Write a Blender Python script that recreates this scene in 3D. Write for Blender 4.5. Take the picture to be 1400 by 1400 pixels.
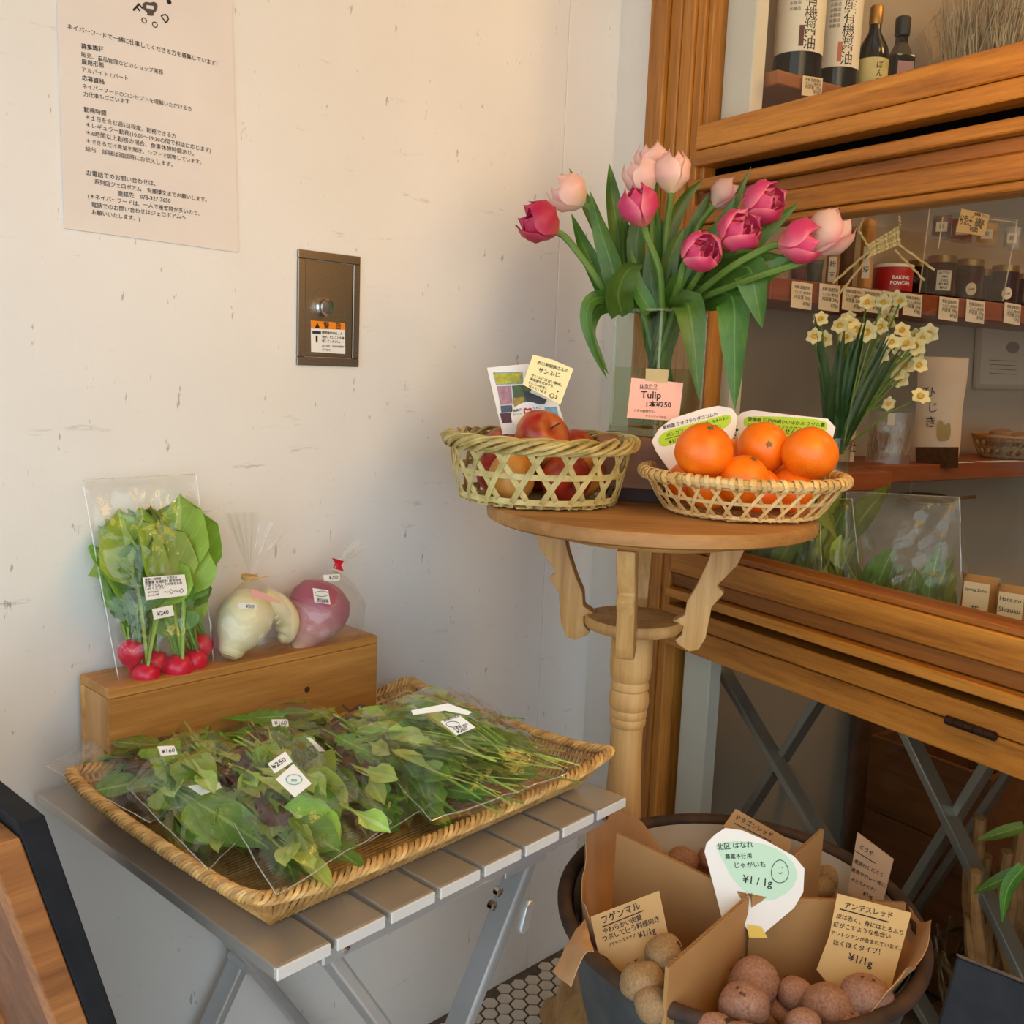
import bpy, bmesh, math, random
from mathutils import Vector as V, Matrix, noise as mnoise
random.seed(7)
R = math.radians
scene = bpy.context.scene
for o in list(bpy.data.objects): bpy.data.objects.remove(o)
COL = scene.collection

# ------------------------------------------------------------------ camera
CAM_H, FPX, PITCH, ROLL = 1.08, 1370.0, R(8.28), R(2.3)
CF = V((0, math.cos(PITCH), -math.sin(PITCH)))
_r0 = V((1, 0, 0)); _u0 = _r0.cross(CF)
CR = math.cos(ROLL)*_r0 + math.sin(ROLL)*_u0
CU = -math.sin(ROLL)*_r0 + math.cos(ROLL)*_u0
CO = V((0, 0, CAM_H))
cd = bpy.data.cameras.new('camera'); cam = bpy.data.objects.new('camera', cd); COL.objects.link(cam)
cd.sensor_width = 36.0; cd.lens = 36.0*FPX/1400.0; cd.clip_start = 0.02; cd.clip_end = 60
m = Matrix((CR, CU, -CF)).transposed().to_4x4(); m.translation = CO; cam.matrix_world = m
scene.camera = cam

# ------------------------------------------------------------------ exposure, world, lamps
vs = scene.view_settings
vs.view_transform = 'Standard'; vs.look = 'None'; vs.gamma = 1.0; vs.use_curve_mapping = False
vs.exposure = 0.03
try:
    scene.cycles.transparent_max_bounces = 32; scene.cycles.max_bounces = 10
    scene.cycles.diffuse_bounces = 5
except Exception: pass
wld = bpy.data.worlds.new('overcast_sky'); scene.world = wld; wld.use_nodes = True
bg = wld.node_tree.nodes['Background']; bg.inputs[0].default_value = (0.77, 0.90, 1.0, 1); bg.inputs[1].default_value = 2.35

def lamp(name, kind, loc, power, color, size=.1, target=None, **kw):
    l = bpy.data.lights.new(name, kind); l.energy = power; l.color = color
    if kind == 'AREA': l.size = size
    elif kind in ('POINT', 'SPOT'): l.shadow_soft_size = size
    for k, v in kw.items(): setattr(l, k, v)
    o = bpy.data.objects.new(name, l); COL.objects.link(o); o.location = loc
    if target is not None: o.rotation_euler = (V(target)-V(loc)).to_track_quat('-Z', 'Y').to_euler()
    return o

# ------------------------------------------------------------------ frames of the place
WN = V((math.sqrt(.5), -math.sqrt(.5), 0)); WD = V((math.sqrt(.5), math.sqrt(.5), 0)); WD0 = -1.1475
ZV = V((0, 0, 1))
def wall_pt(s, w, z): return WN*(WD0+w) + WD*s + ZV*z           # along, off the wall, up
WC = V((.148, 1.771, 0)); WT = V((.536, -.844, 0)).normalized(); WI = V((-WT.y, WT.x, 0))
WIN_A = math.atan2(WT.y, WT.x)
def win_pt(t, d, z): return WC + WT*t + WI*d + ZV*z              # along window, into shop, up
def ray(x, y): return CF + CR*((x-700)/FPX) - CU*((y-700)/FPX)
class Pl:
    """a real plane in the place: point + normal, with local axes; un() gives the spot on it seen at a pixel"""
    def __init__(s, o, n, up=ZV):
        s.o = V(o); s.n = V(n).normalized()
        s.x = V(up).cross(s.n).normalized(); s.y = s.n.cross(s.x)
    def un(s, px, py):
        d = ray(px, py); return CO + d*((s.o-CO).dot(s.n)/d.dot(s.n))
    def uv(s, px, py):
        q = s.un(px, py)-s.o; return (q.dot(s.x), q.dot(s.y))
    def mat(s):
        m = Matrix((s.x, s.y, s.n)).transposed().to_4x4(); m.translation = s.o; return m
    def at(s, u, v, h=0): return s.o + s.x*u + s.y*v + s.n*h
def at_z(px, py, z): return Pl((0, 0, z), (0, 0, 1), V((0, 1, 0))).un(px, py)
def at_y(px, py, y): return Pl((0, y, 0), (0, -1, 0)).un(px, py)
def on_wall(px, py, w=0): return Pl(wall_pt(0, w, 0), WN).un(px, py)
def on_win(px, py, d=0): return Pl(win_pt(0, d, 0), -WI).un(px, py)
def on_t(px, py, t): return Pl(win_pt(t, 0, 0), WT).un(px, py)
def tdz(p): q = p-WC; return (q.dot(WT), q.dot(WI), p.z)
def mpp(p): return (V(p)-CO).dot(CF)/FPX                         # metres one pixel covers at p

# lamps: warm ones inside the shop, an added one outside, the sun
lamp('shop_spot_lamp', 'SPOT', win_pt(1.15, .34, 2.25), 6, (1.0, .60, .26), .10, win_pt(.12, -.05, 1.6), spot_size=R(64), spot_blend=.8)
lamp('shop_ceiling_lamp', 'POINT', win_pt(1.2, .9, 2.3), 24, (1.0, .58, .2), .15)
lamp('added_warm_lamp', 'POINT', win_pt(1.05, -.24, 1.42), 9.5, (1.0, .56, .09), .22)  # added outside the window to warm the wall and the fruit
lamp('sun', 'SUN', (0, 6, 8), 11.0, (1.0, .97, .93), .1, (-1.5, 0, 0), angle=R(.6))      # added over the roof, brightens the street behind the camera for bounced light

# ------------------------------------------------------------------ materials
def C(r, g, b, a=1.0):
    f = lambda c: ((c/255.0)/12.92 if c/255.0 <= .04045 else (((c/255.0)+.055)/1.055)**2.4)
    return (f(r), f(g), f(b), a)
MATS = {}
class NT:
    def __init__(s, name):
        s.m = bpy.data.materials.new(name); s.m.use_nodes = True; s.t = s.m.node_tree
        s.p = s.t.nodes['Principled BSDF']; s.out = s.t.nodes['Material Output']
    def n(s, typ, **kw):
        q = s.t.nodes.new(typ)
        for k, v in kw.items():
            if isinstance(k, str) and k in q.bl_rna.properties: setattr(q, k, v)
            else: q.inputs[k].default_value = v
        return q
    def l(s, a, b): s.t.links.new(a, b)
    def coord(s, which='Object', scale=(1, 1, 1), rot=(0, 0, 0)):
        c = s.n('ShaderNodeTexCoord'); mp = s.n('ShaderNodeMapping'); mp.inputs['Scale'].default_value = scale
        mp.inputs['Rotation'].default_value = rot
        s.l(c.outputs[which], mp.inputs[0]); return mp.outputs[0]
    def noise(s, co, scale, detail=4, rough=.55, dist=0):
        q = s.n('ShaderNodeTexNoise'); q.inputs['Scale'].default_value = scale; q.inputs['Detail'].default_value = detail
        q.inputs['Roughness'].default_value = rough; q.inputs['Distortion'].default_value = dist
        s.l(co, q.inputs['Vector']); return q.outputs[0]
    def ramp(s, fac, stops):
        q = s.n('ShaderNodeValToRGB'); e = q.color_ramp.elements
        while len(e) < len(stops): e.new(.5)
        for i, (p, c) in enumerate(stops): e[i].position = p; e[i].color = c
        s.l(fac, q.inputs[0]); return q.outputs[0]
    def mix(s, fac, a, b, mode='MIX'):
        q = s.n('ShaderNodeMix'); q.data_type = 'RGBA'; q.blend_type = mode
        for v, i in ((fac, 0), (a, 6), (b, 7)):
            if hasattr(v, 'is_linked') or isinstance(v, bpy.types.NodeSocket): s.l(v, q.inputs[i])
            else: q.inputs[i].default_value = v
        return q.outputs[2]
    def math(s, op, a, b=0):
        q = s.n('ShaderNodeMath'); q.operation = op
        for v, i in ((a, 0), (b, 1)):
            if isinstance(v, bpy.types.NodeSocket): s.l(v, q.inputs[i])
            else: q.inputs[i].default_value = v
        return q.outputs[0]
    def bump(s, h, strength=.2, dist=.002):
        q = s.n('ShaderNodeBump'); q.inputs['Strength'].default_value = strength; q.inputs['Distance'].default_value = dist
        s.l(h, q.inputs['Height']); s.l(q.outputs[0], s.p.inputs['Normal']); return q.outputs[0]
    def rnd(s): return s.n('ShaderNodeObjectInfo').outputs['Random']
    def base(s, v):
        if isinstance(v, bpy.types.NodeSocket): s.l(v, s.p.inputs['Base Color'])
        else: s.p.inputs['Base Color'].default_value = v
    def set(s, rough=.5, metal=0, spec=None):
        s.p.inputs['Roughness'].default_value = rough; s.p.inputs['Metallic'].default_value = metal
        if spec is not None: s.p.inputs['Specular IOR Level'].default_value = spec
        return s.m
def plain(name, col, rough=.5, metal=0, col2=None, scale=30, bump=0, bscale=None, stretch=(1, 1, 1), spec=None):
    k = NT(name)
    if col2 is not None or bump:
        co = k.coord('Object', stretch); nz = k.noise(co, scale)
        if col2 is not None: k.base(k.ramp(nz, [(.3, col), (.7, col2)]))
        else: k.base(col)
        if bump: k.bump(k.noise(co, bscale or scale*3), bump, .001)
    else: k.base(col)
    return k.set(rough, metal, spec)
def wood(name, c1, c2, c3, axis=0, scale=1.0, rough=.55, ring=7.0, bump=.12, vary=.25):
    k = NT(name); st = [16, 16, 16]; st[axis] = 1.0
    co = k.coord('Object', tuple(v*scale for v in st))
    a = k.n('ShaderNodeVectorMath'); a.operation = 'ADD'
    rn = k.n('ShaderNodeVectorMath'); rn.operation = 'SCALE'; rn.inputs[0].default_value = (13, 7, 19)
    k.l(k.rnd(), rn.inputs['Scale']); k.l(co, a.inputs[0]); k.l(rn.outputs[0], a.inputs[1])
    n1 = k.noise(a.outputs[0], 1.3, 6, .6, .6); n2 = k.noise(a.outputs[0], ring, 5, .7, .3)
    f = k.math('ADD', k.math('MULTIPLY', n1, .6), k.math('MULTIPLY', n2, .4))
    c = k.ramp(f, [(.33, c1), (.5, c2), (.68, c3)])
    hv = k.n('ShaderNodeHueSaturation'); k.l(c, hv.inputs['Color'])
    k.l(k.math('ADD', k.math('MULTIPLY', k.rnd(), vary), 1-vary/2), hv.inputs['Value'])
    k.base(hv.outputs[0]); k.bump(n2, bump, .001)
    return k.set(rough)
def film(name, tint=(.97, .98, .97, 1), haze=.05, gloss=.10, wr=60, bumps=.5, rough=.06, hazecol=(.9, .9, .88, 1)):
    """clear plastic film / glass sheet: see-through with fresnel sheen and a little milkiness"""
    k = NT(name); t = k.t; t.nodes.remove(k.p)
    tr = k.n('ShaderNodeBsdfTransparent'); tr.inputs[0].default_value = tint
    gl = k.n('ShaderNodeBsdfGlossy'); gl.inputs['Roughness'].default_value = rough; gl.inputs[0].default_value = (1, 1, 1, 1)
    df = k.n('ShaderNodeBsdfDiffuse'); df.inputs[0].default_value = hazecol
    fr = k.n('ShaderNodeLayerWeight'); fr.inputs[0].default_value = .5
    if bumps:
        co = k.coord('Object'); vn = k.noise(co, wr, 3, .6, 1.2)
        b = k.n('ShaderNodeBump'); b.inputs['Strength'].default_value = bumps; b.inputs['Distance'].default_value = .004
        vo = k.n('ShaderNodeTexVoronoi'); vo.inputs['Scale'].default_value = wr*.9; k.l(co, vo.inputs['Vector'])
        k.l(k.math('ADD', k.math('MULTIPLY', vn, .5), k.math('MULTIPLY', vo.outputs['Distance'], 1.1)), b.inputs['Height']); k.l(b.outputs[0], gl.inputs['Normal']); k.l(b.outputs[0], fr.inputs['Normal'])
    m1 = k.n('ShaderNodeMixShader'); k.l(tr.outputs[0], m1.inputs[1]); k.l(df.outputs[0], m1.inputs[2]); m1.inputs[0].default_value = haze
    m2 = k.n('ShaderNodeMixShader'); k.l(m1.outputs[0], m2.inputs[1]); k.l(gl.outputs[0], m2.inputs[2])
    k.l(k.math('MINIMUM', k.math('ADD', k.math('MULTIPLY', k.math('POWER', fr.outputs['Facing'], 4.0), .85), gloss), .9), m2.inputs[0])
    k.l(m2.outputs[0], k.out.inputs[0]); return k.m
def leafmat(name, c1, c2, vein, rough=.45, trans=.3, uv=True, nscale=30, veinw=.06, hue=.06):
    k = NT(name)
    tc = k.n('ShaderNodeTexCoord'); sp = k.n('ShaderNodeSeparateXYZ'); k.l(tc.outputs['UV'], sp.inputs[0])
    c = k.ramp(k.noise(k.coord('Object'), nscale), [(.3, c1), (.7, c2)])
    d = k.math('ABSOLUTE', k.math('SUBTRACT', sp.outputs[0], .5))
    mid = k.math('LESS_THAN', d, veinw)
    side = k.math('LESS_THAN', k.math('FRACT', k.math('ADD', k.math('MULTIPLY', sp.outputs[1], 7.0), k.math('MULTIPLY', d, -4.0))), .10)
    c = k.mix(k.math('MULTIPLY', side, .16), c, vein); c = k.mix(k.math('MULTIPLY', mid, .6), c, vein)
    hv = k.n('ShaderNodeHueSaturation'); k.l(c, hv.inputs['Color'])
    k.l(k.math('ADD', k.math('MULTIPLY', k.rnd(), hue), .5-hue/2), hv.inputs['Hue'])
    k.l(k.math('ADD', k.math('MULTIPLY', k.rnd(), .5), .8), hv.inputs['Value'])
    k.base(hv.outputs[0]); k.set(rough)
    if trans:
        tl = k.n('ShaderNodeBsdfTranslucent'); k.l(hv.outputs[0], tl.inputs[0])
        mx = k.n('ShaderNodeMixShader'); mx.inputs[0].default_value = trans
        k.l(k.p.outputs[0], mx.inputs[1]); k.l(tl.outputs[0], mx.inputs[2]); k.l(mx.outputs[0], k.out.inputs[0])
    return k.m

# ------------------------------------------------------------------ mesh builder
class MB:
    def __init__(s): s.v = []; s.f = []; s.uv = None
    def add(s, vs, fs):
        b = len(s.v); s.v += [tuple(q) for q in vs]; s.f += [tuple(i+b for i in f) for f in fs]; return s
    def box(s, c, d, M=None):
        cx, cy, cz = c; x, y, z = d[0]/2, d[1]/2, d[2]/2
        vs = [V((cx+i*x, cy+j*y, cz+k*z)) for i in (-1, 1) for j in (-1, 1) for k in (-1, 1)]
        if M is not None: vs = [M @ q for q in vs]
        return s.add(vs, [(0, 1, 3, 2), (4, 6, 7, 5), (0, 4, 5, 1), (2, 3, 7, 6), (0, 2, 6, 4), (1, 5, 7, 3)])
    def b2(s, x0, x1, y0, y1, z0, z1): return s.box(((x0+x1)/2, (y0+y1)/2, (z0+z1)/2), (x1-x0, y1-y0, z1-z0))
    def prism(s, pts, z0, z1, M=None):
        n = len(pts); vs = [V((p[0], p[1], z0)) for p in pts]+[V((p[0], p[1], z1)) for p in pts]
        if M is not None: vs = [M @ q for q in vs]
        return s.add(vs, [tuple(range(n-1, -1, -1)), tuple(range(n, 2*n))]+[(i, (i+1) % n, n+(i+1) % n, n+i) for i in range(n)])
    def tube(s, path, r, n=8, closed=False, caps=True, flat=1.0, up=None):
        path = [V(p) for p in path]; N = len(path); rs = r if isinstance(r, (list, tuple)) else [r]*N
        vs = []; fs = []; prev = None
        for i, p in enumerate(path):
            if closed: t = path[(i+1) % N]-path[i-1]
            else: t = path[min(i+1, N-1)]-path[max(i-1, 0)]
            t = t.normalized() if t.length > 1e-9 else V((0, 0, 1))
            if up is not None: a = V(up)-t*V(up).dot(t)
            elif prev is None: a = t.orthogonal()
            else: a = prev-t*prev.dot(t)
            a = a.normalized() if a.length > 1e-6 else t.orthogonal().normalized()
            prev = a; b = t.cross(a)
            for k in range(n):
                q = 2*math.pi*k/n; vs.append(p + (a*math.cos(q)*flat + b*math.sin(q))*rs[i])
        for i in range(N if closed else N-1):
            j = (i+1) % N
            for k in range(n): fs.append((i*n+k, i*n+(k+1) % n, j*n+(k+1) % n, j*n+k))
        if caps and not closed: fs += [tuple(range(n-1, -1, -1)), tuple((N-1)*n+k for k in range(n))]
        return s.add(vs, fs)
    def lathe(s, prof, n=24, c=(0, 0, 0), M=None, caps=True):
        vs = []; fs = []; N = len(prof)
        for r, z in prof:
            for k in range(n):
                a = 2*math.pi*k/n; vs.append(V((c[0]+r*math.cos(a), c[1]+r*math.sin(a), c[2]+z)))
        if M is not None: vs = [M @ q for q in vs]
        for i in range(N-1):
            for k in range(n): fs.append((i*n+k, i*n+(k+1) % n, (i+1)*n+(k+1) % n, (i+1)*n+k))
        if caps: fs += [tuple(range(n-1, -1, -1)), tuple((N-1)*n+k for k in range(n))]
        return s.add(vs, fs)
    def grid(s, fn, nu, nv, wrap=False, uv=True):
        vs = []; fs = []; b = len(s.v); uvs = []
        for j in range(nv+1):
            for i in range(nu+1 if not wrap else nu):
                vs.append(V(fn(i/nu, j/nv))); uvs.append((i/nu, j/nv))
        w = nu+1 if not wrap else nu
        for j in range(nv):
            for i in range(nu): fs.append((j*w+i, j*w+(i+1) % w if wrap else j*w+i+1, (j+1)*w+((i+1) % w if wrap else i+1), (j+1)*w+i))
        if s.uv is None: s.uv = [(0, 0)]*b
        s.uv += uvs; return s.add(vs, fs)
    def ribbon(s, path, nrm, w, th):
        """flat strip: path points, per-point normals, width, thickness"""
        N = len(path); vs = []; fs = []
        for i in range(N):
            p = V(path[i]); t = (V(path[min(i+1, N-1)])-V(path[max(i-1, 0)])).normalized(); n = V(nrm[i]).normalized(); b = t.cross(n).normalized()
            for a, c in ((-1, -1), (1, -1), (1, 1), (-1, 1)): vs.append(p+b*(a*w/2)+n*(c*th/2))
        for i in range(N-1):
            for k in range(4): fs.append((i*4+k, i*4+(k+1) % 4, i*4+4+(k+1) % 4, i*4+4+k))
        fs += [(3, 2, 1, 0), tuple((N-1)*4+k for k in range(4))]
        return s.add(vs, fs)
    def mesh(s, name, mat, smooth=True, bevel=0, solid=0, seg=1, angle=None):
        me = bpy.data.meshes.new(name); me.from_pydata(s.v, [], s.f)
        if s.uv is not None:
            ul = me.uv_layers.new(name='UVMap'); uv = s.uv+[(0, 0)]*(len(s.v)-len(s.uv))
            for lp in me.loops: ul.data[lp.index].uv = uv[lp.vertex_index]
        bm = bmesh.new(); bm.from_mesh(me); bmesh.ops.recalc_face_normals(bm, faces=bm.faces)
        if bevel:
            es = [e for e in bm.edges if len(e.link_faces) == 2 and e.calc_face_angle(0) > .6]
            bmesh.ops.bevel(bm, geom=es, offset=bevel, segments=seg, affect='EDGES', profile=.6)
        if solid: bmesh.ops.solidify(bm, geom=bm.faces[:], thickness=solid)
        for f in bm.faces: f.smooth = smooth
        if smooth:
            an = R(38) if angle is None else R(angle)
            for e in bm.edges:
                if len(e.link_faces) == 2 and e.calc_face_angle(0) > an: e.smooth = False
        bm.to_mesh(me); bm.free()
        if mat is not None: me.materials.append(mat)
        return me
    def build(s, name, mat, parent=None, smooth=True, bevel=0, solid=0, seg=1, angle=None, M=None):
        o = bpy.data.objects.new(name, s.mesh(name, mat, smooth, bevel, solid, seg, angle)); COL.objects.link(o)
        if parent is not None: o.parent = parent
        if M is not None: o.matrix_basis = M
        return o
def inst(name, me, parent=None, M=None):
    o = bpy.data.objects.new(name, me); COL.objects.link(o)
    if parent is not None: o.parent = parent
    if M is not None: o.matrix_basis = M
    return o
def tag(o, label, cat, group=None):
    o['label'] = label; o['category'] = cat
    if group: o['group'] = group
    return o
def struct(o, label=None):
    o['kind'] = 'structure'
    if label: o['label'] = label
    return o
def stuff(o): o['kind'] = 'stuff'; return o
def thing(name, label, cat, M=None, group=None):
    o = bpy.data.objects.new(name, None); COL.objects.link(o); o.empty_display_size = .05
    if M is not None: o.matrix_basis = M
    return tag(o, label, cat, group)
def TM(loc, rz=0, rx=0, ry=0, sc=1):
    return Matrix.Translation(V(loc)) @ Matrix.Rotation(rz, 4, 'Z') @ Matrix.Rotation(ry, 4, 'Y') @ Matrix.Rotation(rx, 4, 'X') @ Matrix.Scale(sc, 4)
def basis(o, x, y):
    x = V(x).normalized(); z = x.cross(V(y)).normalized(); y = z.cross(x)
    m = Matrix((x, y, z)).transposed().to_4x4(); m.translation = V(o); return m
def dup(root, M, label=None, group=None):
    r = root.copy(); COL.objects.link(r); r.matrix_basis = M
    if label: r['label'] = label
    if group: r['group'] = group
    for ch in list(root.children):
        c = ch.copy(); COL.objects.link(c); c.parent = r
        for g in ch.children:
            d = g.copy(); COL.objects.link(d); d.parent = c
    return r

# ------------------------------------------------------------------ writing (built-in font, turned into flat mesh)
def glyphs(body, bold=0.0, res=2, shear=0.0, space=1.0):
    cu = bpy.data.curves.new('txt', 'FONT'); cu.body = body; cu.resolution_u = res; cu.offset = bold; cu.shear = shear
    cu.space_character = space; cu.fill_mode = 'FRONT'
    o = bpy.data.objects.new('txt', cu); me = bpy.data.meshes.new_from_object(o)
    bpy.data.objects.remove(o); bpy.data.curves.remove(cu)
    if not me.vertices: return None, 0, 0, 0
    xs = [q.co.x for q in me.vertices]; ys = [q.co.y for q in me.vertices]
    return me, min(xs), max(xs), max(ys)-min(0, min(ys))
def write(parent, pl, rows, mat, name='lettering', lift=.0012, bold=0.01, shear=0.0, wob=0.0):
    """rows: (text, (x0,y0), (x1,y1)) baseline ends as seen in the photograph, laid on plane pl -> ONE mesh child of parent"""
    mb = MB(); rnd = random.Random(3)
    for row in rows:
        body, p0, p1 = row[:3]; b = row[3] if len(row) > 3 else bold; hs = row[4] if len(row) > 4 else None
        me, x0, x1, h = glyphs(body, b, shear=shear)
        if me is None: continue
        u0, v0 = pl.uv(*p0); u1, v1 = pl.uv(*p1); L = math.hypot(u1-u0, v1-v0); sx = L/max(1e-6, x1-x0); sy = hs*sx if hs else sx
        ca, sa = (u1-u0)/L, (v1-v0)/L
        vs = []
        for q in me.vertices:
            x = (q.co.x-x0)*sx; y = q.co.y*sy
            if wob: y += wob*sx*math.sin(x/sx*1.7+len(vs)*0)
            vs.append((u0+x*ca-y*sa, v0+x*sa+y*ca, lift))
        mb.add(vs, [tuple(p.vertices) for p in me.polygons]); bpy.data.meshes.remove(me)
    o = mb.build(name, mat, None, smooth=False); o.parent = parent
    o.matrix_basis = parent.matrix_basis.inverted() @ pl.mat() if parent.parent is None else pl.mat()
    return o
def rule(parent, pl, segs, mat, w=.0012, lift=.0012, name='underline'):
    mb = MB()
    for p0, p1 in segs:
        a = V(pl.uv(*p0)); b = V(pl.uv(*p1)); d = (b-a).normalized(); n = V((-d.y, d.x))*w/2
        mb.add([(q.x, q.y, lift) for q in (a-n, b-n, b+n, a+n)], [(0, 1, 2, 3)])
    o = mb.build(name, mat, None, smooth=False); o.parent = parent; o.matrix_basis = parent.matrix_basis.inverted() @ pl.mat(); return o
def crv(pts, k=5):
    pts = [V(p) for p in pts]; P_ = [pts[0]*2-pts[1]]+pts+[pts[-1]*2-pts[-2]]; out = []
    for i in range(1, len(P_)-2):
        for j in range(k):
            t = j/k; a, b, c, d = P_[i-1], P_[i], P_[i+1], P_[i+2]; out.append(.5*((2*b)+(c-a)*t+(2*a-5*b+4*c-d)*t*t+(3*b-a-3*c+d)*t**3))
    return out+[pts[-1]]
def smooth_poly(pts, k=2):
    for _ in range(k):
        q = []
        for i in range(len(pts)):
            a, b = V(pts[i]), V(pts[(i+1) % len(pts)]); q += [a*.75+b*.25, a*.25+b*.75]
        pts = q
    return [tuple(p) for p in pts]
def sheet(name, pl, outline, mat, th=.0016, parent=None, lift=0, rnd=0):
    """flat card cut to the outline (pixels on plane pl); front face towards +n"""
    pts = [pl.uv(*p) for p in outline]
    if rnd: pts = smooth_poly(pts, rnd)
    mb = MB().prism(pts, lift-th, lift)
    o = mb.build(name, mat, None, smooth=False)
    if parent is None: o.matrix_basis = pl.mat()
    else: o.parent = parent; o.matrix_basis = parent.matrix_basis.inverted() @ pl.mat()
    return o
INK = plain('black_ink', C(22, 20, 20), .7); INK_SOFT = plain('grey_ink', C(80, 74, 70), .7)
WHITE = plain('white_label_paper', C(238, 236, 230), .6)
# ================================================================== the setting
def wall_material():
    k = NT('painted_white_wall'); co = k.coord('Object')
    big = k.noise(co, 2.2, 5, .6); c = k.ramp(big, [(.3, C(226, 222, 215)), (.7, C(236, 233, 228))])
    # scuffs: short dark strokes and chips of old paint
    s1 = k.noise(k.coord('Object', (30, 30, 9)), 2.2, 3, .75); s2 = k.noise(k.coord('Object', (6, 6, 40), (0, .1, 0)), 1.6, 4, .8)
    zone = k.ramp(k.noise(co, 3.0, 2), [(.42, (0, 0, 0, 1)), (.60, (1, 1, 1, 1))])
    m1 = k.ramp(s1, [(.66, (0, 0, 0, 1)), (.70, (1, 1, 1, 1))]); m2 = k.ramp(s2, [(.61, (0, 0, 0, 1)), (.70, (1, 1, 1, 1))])
    m2 = k.mix(1.0, m2, zone, 'MULTIPLY')
    c = k.mix(k.math('MULTIPLY', m2, .42), c, C(140, 126, 110)); c = k.mix(k.math('MULTIPLY', m1, .55), c, C(120, 108, 96))
    k.base(c); k.bump(k.noise(k.coord('Object', (1, 1, .15)), 220, 4, .6), .18, .001); return k.set(.62)
M_WALL = wall_material()
M_TRIMW = plain('white_trim_paint', C(214, 208, 198), .55, col2=C(222, 217, 208), scale=6, bump=.08)
M_INWALL = plain('shop_plaster', C(164, 146, 124), .75, col2=C(172, 154, 132), scale=4, bump=.06)
M_OAK = wood('honey_oak', C(120, 70, 16), C(168, 106, 34), C(196, 134, 52), 0, 1.6, .42, 8)
M_OAKV = wood('honey_oak_upright', C(124, 72, 18), C(166, 106, 36), C(192, 132, 54), 2, 1.6, .42, 8)
M_OAKD = wood('shaded_oak', C(100, 56, 14), C(138, 80, 26), C(160, 100, 38), 0, 1.6, .45, 8)  # darker copy of the oak, shade of recessed rails put into colour
M_BLACK = plain('black_gap', C(8, 7, 7), 1.0, spec=0.0)
M_GLASS = film('window_glass', (.95, .96, .94, 1), 0.0, .012, 1, 0, .0)
# floor: dark grout with hexagon tiles
HP = .0262
M_GROUT = plain('tile_grout', C(112, 98, 82), .9, col2=C(90, 78, 66), scale=60)
M_TILE = plain('white_hex_tile', C(228, 220, 206), .35, col2=C(212, 202, 186), scale=25, bump=.05)
floor = struct(MB().b2(-9, 9, -.3, 5, -.06, -.0022).build('floor', M_GROUT, smooth=False))
M_PAVE = plain('street_bounce_paving', C(206, 205, 202), .8, col2=C(190, 189, 186), scale=8)
struct(MB().b2(-9, 9, -5.0, -.301, -.06, -.0022).build('floor_street', M_PAVE, smooth=False))  # unseen street slab, added pale to bounce neutral light onto the wall
hexme = MB().prism([(HP*.53*math.cos(R(60*k)), HP*.53*math.sin(R(60*k))) for k in range(6)], -.002, .0008).mesh('tile', M_TILE, False, bevel=.0006)
cand = []
for i in range(-70, 70):
    for j in range(-90, 90):
        x = i*HP*.933+.07; y = 1.45+(j+(i % 2)*.5)*HP*1.077
        p = V((x, y, 0))
        w = WN.dot(p)-WD0; d = (p-WC).dot(WI)
        if w < .014 or d > -.016 or y < -.2 or abs(x) > 1.3: continue
        cand.append(((x-.09)**2+(y-1.47)**2, x, y))
cand.sort(); big = MB()
hp = [(HP*.53*math.cos(R(60*k)), HP*.53*math.sin(R(60*k))) for k in range(6)]
for n_, (_, x, y) in enumerate(cand):
    if n_ < 300: inst('tile', hexme, floor, Matrix.Translation((x, y, 0)))
    else: big.prism([(x+a, y+b) for a, b in hp], -.002, .0006)
stuff(big.build('tile_field', M_TILE, floor, smooth=False))

# left wall: painted board panels with an upright joint near the corner
wl = bpy.data.objects.new('wall_left', None); COL.objects.link(wl); struct(wl)
WM = basis(wall_pt(0, 0, 0), WD, -WN)       # local x along, y into the wall, z up
wl.matrix_basis = WM
S_J = 1.2325; S_END = (WC.dot(WD))
for a, b in ((-4.0, S_J-.0006), (S_J+.0006, S_END+.03)):  # first panel lengthened behind the camera to block light from the left
    MB().b2(a, b, 0, .05, -.02, 2.62).build('wall_panel', M_WALL, wl, smooth=False, bevel=.0008)
MB().b2(S_J-.01, S_J+.01, .003, .04, 0, 2.6).build('joint_strip', M_TRIMW, wl, smooth=False)
# overhang added out of view to hold back sky and bounce warm light
WMW = TM(WC, WIN_A)
M_SOFF = wood('added_overhang_wood', C(150, 116, 78), C(166, 130, 90), C(180, 144, 102), 0, .8, .6)
ceil = struct(MB().b2(-2.2, 2.2, -2.2, -.02, 2.0, 2.1).build('added_overhang', M_SOFF, smooth=False, M=WMW))
# white post between wall and window
struct(MB().b2(-.03, .0925, .0, .10, 0, 2.46).build('trim_1', M_TRIMW, smooth=False, bevel=.002, M=WMW))
# shop shell
struct(MB().b2(.06, .14, .101, 3.2, 0, 2.6).build('wall_shop_side', M_INWALL, smooth=False, M=WMW))
struct(MB().b2(.06, 3.3, 3.2, 3.3, 0, 2.6).build('wall_shop_back', M_INWALL, smooth=False, M=WMW))
struct(MB().b2(3.2, 3.3, .0, 3.2, 0, 2.6).build('wall_shop_far', M_INWALL, smooth=False, M=WMW))
struct(MB().b2(.06, 3.3, .05, 3.3, 2.6, 2.7).build('ceiling_shop', M_TRIMW, smooth=False, M=WMW))
M_SHOPFLOOR = wood('shop_floor_wood', C(52, 34, 22), C(70, 46, 30), C(84, 58, 38), 0, .8, .6)
struct(MB().b2(.14, 3.2, .08, 3.2, -.004, .001).build('floor_shop', M_SHOPFLOOR, smooth=False, M=WMW))
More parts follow.
